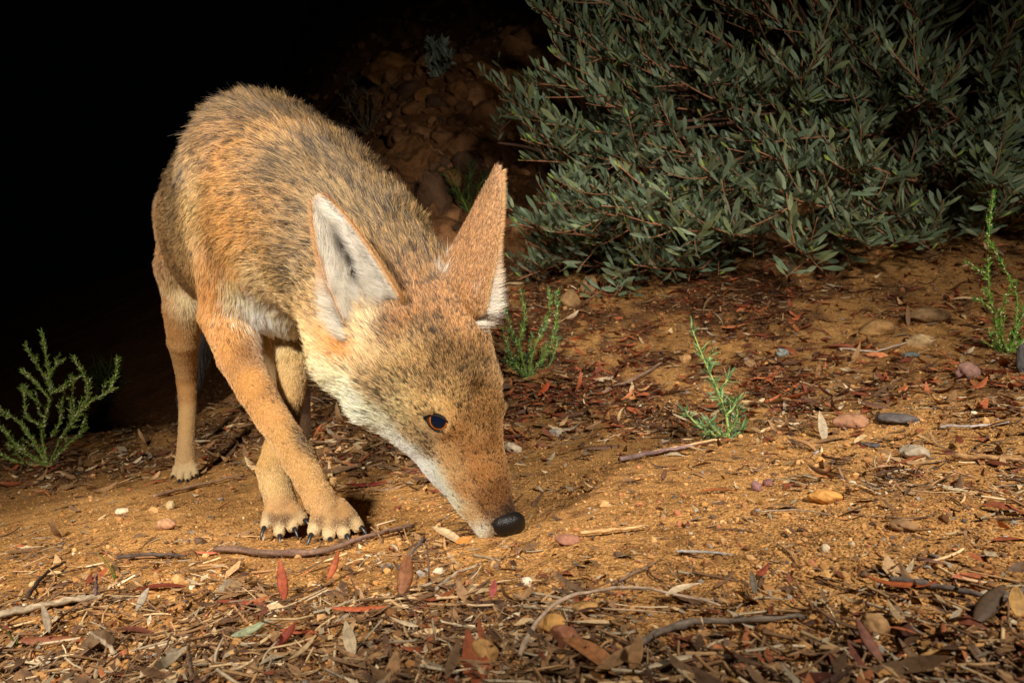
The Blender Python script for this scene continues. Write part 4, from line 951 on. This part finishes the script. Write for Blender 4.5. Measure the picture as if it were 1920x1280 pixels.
def vnoise3(D, sc, seed): return vnoise(D[:, 0] * sc + D[:, 2] * sc * .7, D[:, 1] * sc - D[:, 2] * sc * .6, seed) + .5 * vnoise(D[:, 0] * sc * 2.3 + D[:, 2], D[:, 1] * sc * 2.3 + D[:, 2] * sc, seed + 5)
def rock(u, v, wpx, hpx, col, label, name="stone", seed=1, angular=.5, sink=.3, material=None, depth=.8, group=None, nu=40, nv=28):
    """a stone whose foot is seen at (u, v) and which shows wpx by hpx"""
    b = gp(u, v); y = b[1]
    if np.isnan(y): print("rock off ground", label); return
    a = wpx / 2 * y / FPX; h = hpx / 2 * y / FPX; D, Q = sphere_grid_(nu, nv)
    r = 1 + .30 * vnoise3(D, 1.6, seed) * 1.2 + .10 * vnoise3(D, 5, seed + 3)
    rs = np.random.default_rng(seed)
    pl = unit(rs.normal(0, 1, (9, 3)))
    V = D * r[:, None]
    for p in pl:      # chipped faces
        lim = rs.uniform(.62, .9); d = V @ p; V = V - p * (np.maximum(d - lim, 0) * angular * 1.6).clip(0, 10)[:, None] * .62
    V = V * [a, a * depth, h]; yaw = rs.uniform(-.4, .4); V = np.stack([V[:, 0] * math.cos(yaw) - V[:, 1] * math.sin(yaw), V[:, 0] * math.sin(yaw) + V[:, 1] * math.cos(yaw), V[:, 2]], -1)
    c = b + [0, a * depth * .6, h * (1 - sink)]
    C = lin(*col) * (1 + .35 * vnoise3(D, 3, seed + 9))[:, None].clip(.6, 1.4)
    o = mesh_obj(name, V, Q, material or m_stone, None, C); o.location = c; tag(o, label, "rock" if name == "boulder" else "stone", group); return o
def sphere_grid_(nu, nv):
    th = np.linspace(0, math.pi, nv); ph = np.arange(nu) / nu * 2 * math.pi
    D = np.stack([np.sin(th)[:, None] * np.cos(ph), np.sin(th)[:, None] * np.sin(ph), np.repeat(np.cos(th)[:, None], nu, 1)], -1)
    i = np.arange(nv - 1)[:, None] * nu; j = np.arange(nu)[None]; jn = (j + 1) % nu
    return D.reshape(-1, 3), np.stack([i + j, i + nu + j, i + nu + jn, i + jn], -1).reshape(-1, 4)
STONES = [
 (906, 1248, 56, 50, (176, 132, 78), "round tan clod of earth at the bottom centre inside the hooked twig", .2),
 (1062, 1218, 60, 48, (150, 98, 70), "reddish brown angular stone right of the hooked twig's bend", .9),
 (1068, 1022, 50, 22, (158, 110, 86), "flat pink stone at the end of the light tan twig right of the nose", .8),
 (988, 1098, 22, 20, (222, 204, 176), "white pebble below and right of the nose", .4),
 (1655, 628, 84, 36, (156, 118, 72), "flat tan slab lying in the middle of the right hand slope", .9),
 (1748, 604, 80, 36, (128, 100, 68), "wedge shaped brown stone behind the flat tan slab", .9),
 (1733, 650, 54, 30, (176, 146, 104), "pale squared stone right of the flat tan slab", .9),
 (1822, 709, 46, 36, (146, 110, 96), "round mauve stone near the right edge", .2),
 (1470, 668, 24, 20, (136, 140, 132), "small blue grey stone left of the flat tan slab", .6),
 (1712, 672, 36, 14, (104, 112, 108), "thin slate grey stone below the pale squared stone", .4),
 (1604, 803, 66, 30, (160, 116, 86), "pinkish brown lump of stone left of the dark oblong stone", .6),
 (1690, 796, 78, 24, (92, 84, 80), "dark oblong grey stone on the right hand slope", .4),
 (1724, 862, 58, 32, (158, 142, 118), "pale grey rock with streaks above the knotted tan stick", .9),
 (1636, 838, 34, 10, (78, 76, 76), "small dark flat pebble left of the pale grey rock", .2),
 (1420, 920, 20, 20, (128, 92, 88), "left one of two small mauve pebbles on the sand", .1),
 (1442, 912, 20, 15, (118, 78, 70), "right one of two small mauve pebbles on the sand", .1),
 (1645, 1192, 50, 42, (168, 128, 84), "round sandy clod beside dark leaves at the lower right", .2),
 (1706, 1206, 44, 38, (82, 52, 38), "dark brown seed pod beside the round sandy clod", .2),
 (961, 850, 34, 24, (182, 164, 136), "pale angular stone close to the coyote's muzzle on the right", .8),
 (1042, 818, 28, 20, (172, 160, 142), "light grey stone below the leafy weed beside the head", .8),
 (307, 993, 36, 22, (172, 128, 92), "egg shaped brown pebble left of the front paws", .1),
 (318, 955, 18, 18, (190, 164, 120), "small cream pebble above the egg shaped pebble", .4),
 (226, 965, 24, 14, (206, 184, 152), "small white stone on the sand at the left", .6),
 (1100, 1152, 50, 26, (178, 134, 78), "low sandy clod behind the hooked twig", .3),
 (1035, 1188, 62, 36, (184, 136, 74), "orange sandy lump left of the reddish angular stone", .4),
 (1700, 996, 54, 22, (138, 104, 70), "smooth brown stone half buried in sand on the right", .2),
 (1553, 1084, 24, 18, (206, 160, 96), "small yellowish squared pebble on the sand at right", .7),
 (1552, 944, 66, 26, (190, 136, 70), "orange sandy lump below the two mauve pebbles", .3),
 (434, 1112, 32, 24, (138, 110, 78), "small round clod beside the curled red leaf at lower left", .3),
 (318, 1244, 44, 30, (132, 116, 94), "grey brown lump of stone at the bottom left", .5),
 (178, 1226, 60, 46, (106, 82, 58), "dark brown chunk of bark at the bottom left", .8),
 (1288, 680, 22, 20, (170, 128, 82), "tan stone just left of the upright single weed's tip", .6),
 (1922, 700, 24, 70, (84, 80, 76), "tall grey stone cut by the right edge behind the weed", .5),
 (1068, 575, 44, 40, (150, 116, 76), "left one of two tan rocks half hidden under the shrub", .9),
 (1106, 552, 40, 42, (140, 108, 72), "right one of two tan rocks half hidden under the shrub", .9),
 (60, 1100, 18, 12, (190, 160, 110), "tiny cream pebble at the far left of the sand", .5),
 (1015, 838, 20, 10, (130, 84, 60), "small brown pebble right of the pale stone by the muzzle", .3),
 (1410, 690, 26, 20, (146, 112, 78), "small brown stone right of the upright single weed", .5),
 (1548, 1036, 20, 18, (198, 178, 146), "greyish white pebble with a dark band on the right hand sand", .3),
]
for k, (u, v, w, h, c, lab, ang) in enumerate(STONES):
    rock(u, v, w, h, c, lab, "seed_pod" if "seed pod" in lab else ("bark_chunk" if "bark" in lab else "stone"), seed=11 + k, angular=ang)
# rocky bank behind, in the dark
BOULDERS = [(885, 300, 150, 110, "broad sloping boulder left of the shrub, largest of the dim rocks"), (775, 335, 120, 120, "tall brown rock face behind the coyote's neck"),
 (960, 205, 150, 110, "dim angular boulder above the broad one and left of the shrub"), (800, 195, 60, 46, "small rock directly below the pale grey plant"), (858, 185, 50, 50, "upright brown rock right of the pale grey plant's foot"),
 (900, 150, 80, 50, "dim rock high on the bank left of the shrub"), (740, 150, 110, 70, "dark rock on the skyline of the bank"), (960, 310, 70, 60, "wedge shaped rock squeezed between boulder and shrub"),
 (845, 345, 70, 46, "low rock below the broad sloping boulder"), (755, 395, 56, 60, "narrow upright rock close above the coyote's neck"), (915, 215, 60, 30, "flat pale rock lying on top of the broad boulder"),
 (800, 440, 60, 34, "small rock just above the coyote's neck"), (700, 215, 80, 60, "dark rock beside the dry bush behind the withers")]
for k, (u, v, w, h, lab) in enumerate(BOULDERS):
    rock(u, v, w, h, (126 + (k * 7) % 22, 86 + (k * 5) % 16, 54), lab, "boulder", seed=60 + k, angular=1.5, material=m_clod, sink=.42, nu=64, nv=44, depth=1.0)
X, u, v = scatter(1500, lambda u, v: (np.clip(1.2 - np.abs(u - 830) / 260, 0, 1) + .15) * (v < 470), u0=450, u1=1300, v0=-80, v1=500, ymax=8.5)
k = X[:, 1] > 1.9; X = X[k]; col_ = pick_col(len(X), [(132, 90, 56), (112, 76, 48), (150, 106, 68), (96, 70, 50)], [4, 4, 3, 3])
Dr, Qr = sphere_grid_(14, 10); rs_ = rng.lognormal(math.log(.024), .6, len(X)).clip(.008, .10); a_, b_, c_ = rot_frames(len(X), .5); VV = []
for q in range(len(X)):
    w_ = Dr * (1 + .55 * vnoise3(Dr + rng.uniform(-9, 9, 3), 1.3, q % 97))[:, None] * rng.uniform(.6, 1.3, 3)
    for pl_ in unit(rng.normal(0, 1, (7, 3))):
        w_ = w_ - pl_ * np.maximum(w_ @ pl_ - rng.uniform(.35, .7), 0)[:, None] * .9
    w_ = w_ * rs_[q]; VV.append(X[q] + w_[:, :1] * a_[q] + w_[:, 1:2] * b_[q] + w_[:, 2:] * c_[q] * .8)
V = np.vstack(VV); F = (Qr[None] + len(Dr) * np.arange(len(X))[:, None, None]).reshape(-1, 4); C = np.repeat(col_, len(Dr), 0)
tag(mesh_obj("rubble", V, F, m_clod, None, C), "loose broken brown rubble covering the dark bank between the boulders", "rubble", None, "stuff")

# ------------------------------------------------------------------ weeds
m_stem = tint_mat("green_stem", .6, .25)
def weed(base_px, stems, label, cat, y=None, dens=150, nl=.007, nw=.16, buds=.25, twig=.022, bright=1.0, seed=0, rootcol=(120, 140, 60), leafcols=None, spread=.6, stemw=.0016, name="weed"):
    r = np.random.default_rng(seed); b = gp(*base_px); y = b[1] if y is None else y
    root = empty(name, b); tag(root, label, cat); LV = []; BX = []
    leafcols = leafcols or [(110, 150, 58), (92, 134, 52), (130, 164, 74), (84, 120, 60)]
    for px in stems:
        dy = r.uniform(-.05, .05) * y; pts = []
        for i, (u, v) in enumerate(px):
            f = i / (len(px) - 1); near_root = math.hypot(px[0][0] - base_px[0], px[0][1] - base_px[1]) < 40
            pts.append(P(u, v, y + dy * (f if near_root else 1)))
        if math.hypot(px[0][0] - base_px[0], px[0][1] - base_px[1]) < 40: pts[0] = b + [r.uniform(-.004, .004), r.uniform(-.004, .004), -.004] if len(px) > 1 else pts[0]
        path = smooth_path(pts, 16); ln = np.linalg.norm(np.diff(path, axis=0), axis=1).sum()
        mb = MB(); mb.tube(path, np.linspace(stemw, stemw * .35, 16), 6, c=lin(*rootcol))
        # short side shoots
        shoots = [(path, ln, 1.0)]
        for k in range(int(ln / twig * 1.1)):
            f = r.uniform(.12, .9); i = f * 15; i0 = int(i); p0 = path[i0] + (path[min(i0 + 1, 15)] - path[i0]) * (i - i0); tg = unit(path[min(i0 + 1, 15)] - path[max(i0 - 1, 0)])
            d = unit(tg * .8 + unit(r.normal(0, 1, 3)) * .8 + [0, 0, .2]); l2 = r.uniform(.4, 1.3) * twig * (1.25 - f)
            q = smooth_path([p0, p0 + d * l2 * .5, p0 + (d * .8 + tg * .4) * l2], 6); mb.tube(q, np.linspace(stemw * .4, stemw * .2, 6), 4, c=lin(*rootcol)); shoots.append((q, l2, .8))
        o = mb.build("stem", m_stem); o.parent = root; o.location = -Vector(b)
        for q, l2, sc in shoots:
            m = max(3, int(l2 * dens * 5.0)); t = r.random(m) * (len(q) - 1); i0 = np.minimum(t.astype(int), len(q) - 2); pp = q[i0] + (q[i0 + 1] - q[i0]) * (t - i0)[:, None]
            tg = unit(q[i0 + 1] - q[i0]); d = unit(tg * .7 + unit(r.normal(0, 1, (m, 3))) * spread + [0, 0, .1]); l3 = nl * r.uniform(.5, 1.25, m) * sc
            x = d; yv = unit(np.cross(d, unit(r.normal(0, 1, (m, 3))))); LV.append((pp + x * l3[:, None] * .5, x, yv, np.cross(x, yv), l3))
            nb = r.random(m) < buds * .30; BX.append(pp[nb] + r.normal(0, .0012, (nb.sum(), 3)))
    X = np.vstack([a[0] for a in LV]); n = len(X); cols = np.array([lin(*c) for c in leafcols])[r.integers(0, len(leafcols), n)] * r.normal(1, .15, (n, 1)).clip(.6, 1.4) * bright
    V, Q, C = leaves_mesh(X, np.vstack([a[1] for a in LV]), np.vstack([a[2] for a in LV]), np.vstack([a[3] for a in LV]), np.concatenate([a[4] for a in LV]), np.full(n, nw), r.normal(.4, .4, n), r.normal(0, .8, n), np.zeros(n), cols, 4, 3)
    BXs = np.vstack(BX) if BX else np.zeros((0, 3))
    if len(BXs) and buds > 0:
        k = len(BXs); s = r.uniform(.0009, .0019, k); VV = BXs[:, None] + IV[None] * s[:, None, None]; F = (IF[None] + 12 * np.arange(k)[:, None, None]).reshape(-1, 3)
        CB = np.repeat((np.array([lin(206, 200, 140), lin(176, 180, 96), lin(222, 210, 176)])[r.integers(0, 3, k)])[:, None], 12, 1).reshape(-1, 3)
        o = mesh_obj("foliage", np.vstack([V, VV.reshape(-1, 3)]), [Q, F + len(V)], m_green, root, np.vstack([C, CB])); o.location = -Vector(b)
    else:
        o = mesh_obj("foliage", V, Q, m_green, root, C); o.location = -Vector(b)
    return root
weed((92, 872), [[(92, 872), (115, 818), (140, 790), (162, 755), (165, 725), (155, 698), (137, 670)], [(88, 872), (78, 810), (94, 750), (93, 712), (86, 668), (78, 622)],
  [(90, 712), (66, 680), (47, 645)], [(90, 745), (66, 716), (42, 694)], [(125, 800), (165, 756), (200, 736), (217, 706), (220, 673)], [(70, 868), (52, 812), (28, 786), (-4, 765)],
  [(96, 738), (128, 716), (152, 705)], [(88, 770), (62, 745), (38, 728)], [(84, 800), (52, 782), (46, 748), (42, 724)], [(70, 870), (30, 832), (8, 806), (-30, 770)], [(93, 705), (106, 684), (118, 676)],
  [(140, 790), (132, 760), (138, 722), (134, 706)], [(84, 872), (120, 840), (150, 812), (160, 780)], [(60, 868), (20, 862), (-20, 830), (-50, 780)], [(96, 820), (112, 790), (116, 750)], [(80, 872), (46, 850), (20, 838)]],
  "tall branching green weed with pale buds at the dark left edge", "weed", dens=300, nl=.0105, buds=.6, seed=3, twig=.030, bright=.95, leafcols=[(134, 160, 66), (116, 146, 60), (150, 172, 84), (104, 134, 62)])
weed((990, 706), [[(985, 706), (966, 650), (952, 590), (938, 560)], [(988, 706), (974, 645), (984, 598), (977, 545)], [(990, 706), (1002, 652), (1018, 618), (1031, 580), (1029, 540)], [(994, 706), (1028, 655), (1043, 602), (1045, 548)],
  [(984, 706), (960, 684), (948, 640)], [(998, 706), (1030, 684), (1047, 632)], [(988, 706), (992, 660), (998, 630)], [(986, 706), (972, 690), (958, 668), (940, 610)], [(992, 706), (1014, 680), (1020, 650)]],
  "bushy green weed growing close beside the coyote's head", "weed", dens=260, nl=.012, buds=.22, seed=5, twig=.03, leafcols=[(112, 146, 62), (86, 120, 66), (136, 162, 76), (70, 102, 70)])
weed((1362, 820), [[(1364, 820), (1360, 770), (1340, 720), (1318, 670), (1298, 618)], [(1352, 820), (1316, 802), (1284, 772)], [(1366, 820), (1381, 786), (1378, 752)], [(1346, 735), (1362, 715), (1366, 700)], [(1326, 690), (1330, 672), (1334, 662)],
  [(1358, 820), (1340, 806), (1330, 790)], [(1366, 820), (1384, 812), (1392, 800)], [(1362, 780), (1376, 762), (1382, 748)]],
  "single upright green weed standing alone on the slope", "weed", dens=150, nl=.0165, nw=.13, buds=0, seed=8, twig=.016, stemw=.0021, spread=.9, rootcol=(150, 168, 92), leafcols=[(98, 134, 84), (88, 122, 88), (122, 150, 92), (92, 126, 70)])
weed((1890, 662), [[(1886, 660), (1862, 590), (1853, 505), (1855, 425), (1862, 363)], [(1896, 662), (1908, 570), (1884, 505), (1858, 458)], [(1856, 520), (1834, 505), (1812, 490)], [(1858, 580), (1842, 566), (1828, 560)], [(1894, 662), (1905, 620), (1925, 560), (1935, 500)],
  [(1884, 660), (1862, 640), (1855, 622)], [(1898, 662), (1935, 610), (1950, 540)], [(1892, 662), (1900, 640), (1912, 610)], [(1886, 660), (1876, 620), (1880, 580), (1894, 540)], [(1890, 662), (1872, 650), (1866, 600)]],
  "tall lanky green weed with round buds at the right edge", "weed", dens=200, nl=.010, buds=.5, seed=12, leafcols=[(92, 150, 48), (76, 130, 46), (112, 164, 60)])
weed((822, 150), [[(822, 150), (815, 110), (808, 78)], [(822, 150), (826, 112), (830, 80)], [(822, 150), (838, 120), (842, 104)], [(822, 150), (806, 130), (803, 116)], [(822, 150), (820, 120), (822, 92)]],
  "small pale grey plant growing from the dark rocky bank", "plant", dens=60, nl=.05, nw=.3, buds=0, seed=14, twig=.12, stemw=.006, leafcols=[(168, 176, 156), (140, 152, 130)], rootcol=(130, 120, 100), name="plant")
weed((880, 400), [[(880, 400), (878, 350), (884, 310)], [(880, 400), (896, 356), (910, 330)], [(880, 400), (862, 360), (852, 330)], [(880, 400), (900, 372), (930, 350)], [(880, 400), (870, 372), (840, 362)]],
  "dim grassy green tuft at the foot of the rocks beside the right ear", "plant", dens=70, nl=.045, nw=.08, buds=0, seed=15, twig=.1, stemw=.003, leafcols=[(74, 96, 44), (90, 106, 50)], name="plant")
weed((690, 250), [[(690, 250), (660, 210), (640, 180)], [(690, 250), (690, 200), (684, 165)], [(690, 250), (716, 214), (730, 190)], [(690, 250), (650, 236), (622, 226)], [(690, 250), (730, 236), (752, 222)], [(690, 250), (705, 190), (712, 150)], [(690, 250), (672, 200), (655, 160)]],
  "dry tangled brown bush on the bank behind the coyote's withers", "bush", dens=26, nl=.05, nw=.12, buds=0, seed=16, twig=.16, stemw=.005, leafcols=[(104, 92, 66), (88, 78, 56)], rootcol=(104, 84, 62), name="dry_bush")
weed((195, 770), [[(195, 770), (190, 730), (180, 700)], [(195, 770), (205, 735), (215, 705)], [(195, 770), (196, 730), (200, 690)]],
  "faint grassy tuft in the dark between the left weed and the hind leg", "plant", y=2.2, dens=30, nl=.05, nw=.06, buds=0, seed=18, twig=.1, stemw=.002, leafcols=[(74, 90, 44)], name="plant")
def grass(u, v, blades, label):
    b = gp(u, v); root = empty("grass_blades", b); tag(root, label, "grass")
    for k, (du, dv) in enumerate(blades):
        top = P(u + du, v + dv, b[1] - .01); V, Q, T = tube(smooth_path([b, (b + top) / 2 + [.001, 0, .003], top], 8), np.linspace(.0007, .0002, 8), 5)
        o = mesh_obj("blade", V, [Q, T], m_stem, root, np.tile(lin(104, 124, 50), (len(V), 1))); o.location = -Vector(b)
grass(216, 1088, [(-34, -52), (-8, -30)], "pair of thin green grass blades on the sand left of the long stick")
grass(30, 1212, [(-32, -36), (2, -10)], "thin green grass blade leaning at the left edge")
grass(1672, 1276, [(-4, -16)], "tiny green sprout at the bottom right")
print("weeds", time.time() - T0)

# ------------------------------------------------------------------ the shrub
def shrub(name, label, tips, rootp, seed, leaf=(.044, .066), lw=(.17, .24), up=.75, levels=(5, 8)):
    r = np.random.default_rng(seed); root = empty(name, rootp); tag(root, label, "shrub")
    LX, LD, LL, LC, LW = [], [], [], [], []; limbs = 0; mbs = [MB() for _ in range(7)]
    LCOL = 1.12 * np.array([lin(106, 120, 94), lin(96, 112, 84), lin(122, 132, 102), lin(84, 98, 72), lin(112, 120, 80)]); YG = lin(150, 168, 74)
    def twig(p0, d, ln, rad, mb, side, fresh=False, sc=1.0):
        k = 9; bend = unit(r.normal(0, 1, 3)) * .14; pts = [p0 + d * ln * f + bend * ln * f * f + np.array([0, 0, .10]) * ln * f * f for f in np.linspace(0, 1, k)]; pts = np.array(pts)
        mb.tube(pts, np.linspace(rad, rad * .4, k), 5, c=lin(172, 120, 88)); m = max(4, int(ln / .0118))
        for i in range(m):
            f = (i + .5 + r.uniform(-.2, .2)) / m; f = min(max(f, .04), 1.0); j = min(int(f * (k - 1)), k - 2); p = pts[j] + (pts[j + 1] - pts[j]) * (f * (k - 1) - j); tg = unit(pts[j + 1] - pts[j])
            sd = unit(np.cross(tg, [0, -.5, .9])) * (1 if i % 2 else -1)
            dr = unit(tg * r.uniform(.35, .9) + sd * r.uniform(.3, 1.0) + np.array([0, -.18, up * r.uniform(.2, 1.2)]) + r.normal(0, .15, 3))
            L_ = r.uniform(*leaf) * sc * (1 - .35 * max(0, f - .7) / .3 * r.random()); tip_new = f > .93 and fresh
            LX.append(p); LD.append(dr); LL.append(L_ * (.55 if tip_new else 1)); LW.append(r.uniform(*lw)); LC.append(YG * .8 if tip_new else LCOL[r.integers(0, 5)] * r.normal(1, .14))
        return pts
    for i, (tip, ln) in enumerate(tips):
        tip = np.asarray(tip, float); d0 = unit(tip - rootp + r.normal(0, .22, 3) * [1, 1, .7]); d = unit(d0 + np.array([-.55, -.25, .12]) + r.normal(0, .12, 3))
        mb = mbs[i % 7]; p0 = tip - d * ln
        mid = (p0 + rootp) / 2 + np.array([0, 0, .05]); mb.tube(smooth_path([rootp + r.normal(0, .03, 3) * [1, 1, .2], mid, p0], 12), np.linspace(.010, .0036, 12), 6, c=lin(120, 88, 68) * .8)
        pts = twig(p0, d, ln, .0030, mb, 1, True)
        for k in range(r.integers(*levels)):
            f = r.uniform(.05, .85); j = min(int(f * 8), 7); p = pts[j] + (pts[j + 1] - pts[j]) * (f * 8 - j)
            dd = unit(d + unit(np.cross(d, r.normal(0, 1, 3))) * r.uniform(.5, .95) + [0, -.1, .18]); twig(p, dd, r.uniform(.06, .17), .0017, mb, 1, r.random() < .5)
    LX = np.array(LX); LD = np.array(LD); LL = np.array(LL); n = len(LX); z = unit(np.cross(LD, unit(r.normal(0, .55, (n, 3)) + [.2, .1, .0]))); yv = np.cross(z, LD)
    # keep blades clear of the ground
    gz = G(LX[:, 0] + LD[:, 0] * LL, LX[:, 1] + LD[:, 1] * LL); tipz = LX[:, 2] + LD[:, 2] * LL; k = (tipz > gz + .004) & (LX[:, 2] > G(LX[:, 0], LX[:, 1]) + .004)
    LX, LD, LL, z, yv = LX[k], LD[k], LL[k], z[k], yv[k]; LC = np.array(LC)[k]; LW = np.array(LW)[k]; n = len(LX)
    V, Q, C = leaves_mesh(LX + LD * (LL * .52)[:, None], LD, yv, z, LL, LW, r.normal(.15, .3, n), r.normal(.45, .25, n), r.normal(0, .4, n), LC, 8, 3, tp=1.35)
    o = mesh_obj("foliage", V, Q, m_leaf, root, C); o.location = -Vector(rootp)
    for mb in mbs:
        if mb.v: o = mb.build("branch", m_bark); o.parent = root; o.location = -Vector(rootp)
    print(name, n, "leaves")
m_leaf = tint_mat("shrub_leaf", .55, .28); m_bark = tint_mat("shrub_bark", .8, .15)
r_ = np.random.default_rng(44); tips = []
def low_edge(u): return np.interp(u, [900, 950, 1100, 1200, 1300, 1400, 1560, 1680, 1800, 1920, 2300], [200, 470, 500, 470, 455, 470, 500, 470, 420, 400, 360])
def left_edge(v): return np.interp(v, [-60, 0, 50, 110, 160, 200, 240, 300, 350, 420, 480], [1040, 1000, 1020, 1060, 1030, 1020, 930, 965, 965, 955, 965])
while len(tips) < 265:
    u = r_.uniform(900, 2350); v = r_.uniform(-260, 500)
    if v > low_edge(u) or u < left_edge(v) + 12: continue
    y = 1.62 + .42 * r_.random() ** .7 + .12 * (v < 150) - .16 * (v > 330)
    g = G((u - 960) / FPX * y, y); p = P(u, v, y)
    if p[2] < g + .03: continue
    tips.append((p, r_.uniform(.22, .42)))
for u, v, y, l in ((928, 236, 1.72, .40), (1000, 42, 1.82, .42), (1020, 150, 1.78, .34), (1020, 190, 1.7, .36), (965, 440, 1.62, .22), (1640, 470, 1.62, .32), (1740, 455, 1.66, .32), (1840, 430, 1.7, .32), (1560, 480, 1.6, .3), (1900, 420, 1.7, .3), (1080, 92, 1.8, .4), (1450, 478, 1.5, .34), (1425, 310, 1.55, .4), (1700, 150, 1.62, .4), (1240, 380, 1.6, .36)):
    tips.append((P(u, v, y), l))
for k in range(34):
    u = r_.uniform(950, 1330); v = r_.uniform(400, 535); y = r_.uniform(1.72, 1.98); p = P(u, v, y); g = float(G(p[0], p[1]))
    if p[2] > g + .02: tips.append((p, r_.uniform(.2, .32)))
RT = np.array([1.25, 2.45, 0]); RT[2] = float(G(RT[0], RT[1])) + .02
shrub("shrub", "large sprawling shrub with narrow grey green leaves filling the upper right", tips, RT, 71)
tips2 = []
while len(tips2) < 60:
    u = r_.uniform(1020, 2100); v = r_.uniform(-260, 330); y = r_.uniform(2.2, 2.6); p = P(u, v, y)
    if p[2] > G(p[0], p[1]) + .05: tips2.append((p, r_.uniform(.25, .45)))
RT2 = np.array([1.35, 3.1, 0]); RT2[2] = float(G(RT2[0], RT2[1])) + .02
shrub("shrub", "darker shrub standing behind the big one, seen through its gaps", tips2, RT2, 72)
tips3 = [(P(u, v, 2.25 + .05 * i), .2) for i, (u, v) in enumerate(((930, 190), (950, 205), (968, 180), (1000, 230), (985, 215)))]
RT3 = np.array([.28, 2.55, 0]); RT3[2] = float(G(RT3[0], RT3[1])) + .02
shrub("shrub", "small dim low shrub between the boulders and the large shrub", tips3, RT3, 73, leaf=(.035, .05))


print("script built in %.1f s" % (time.time() - T0))
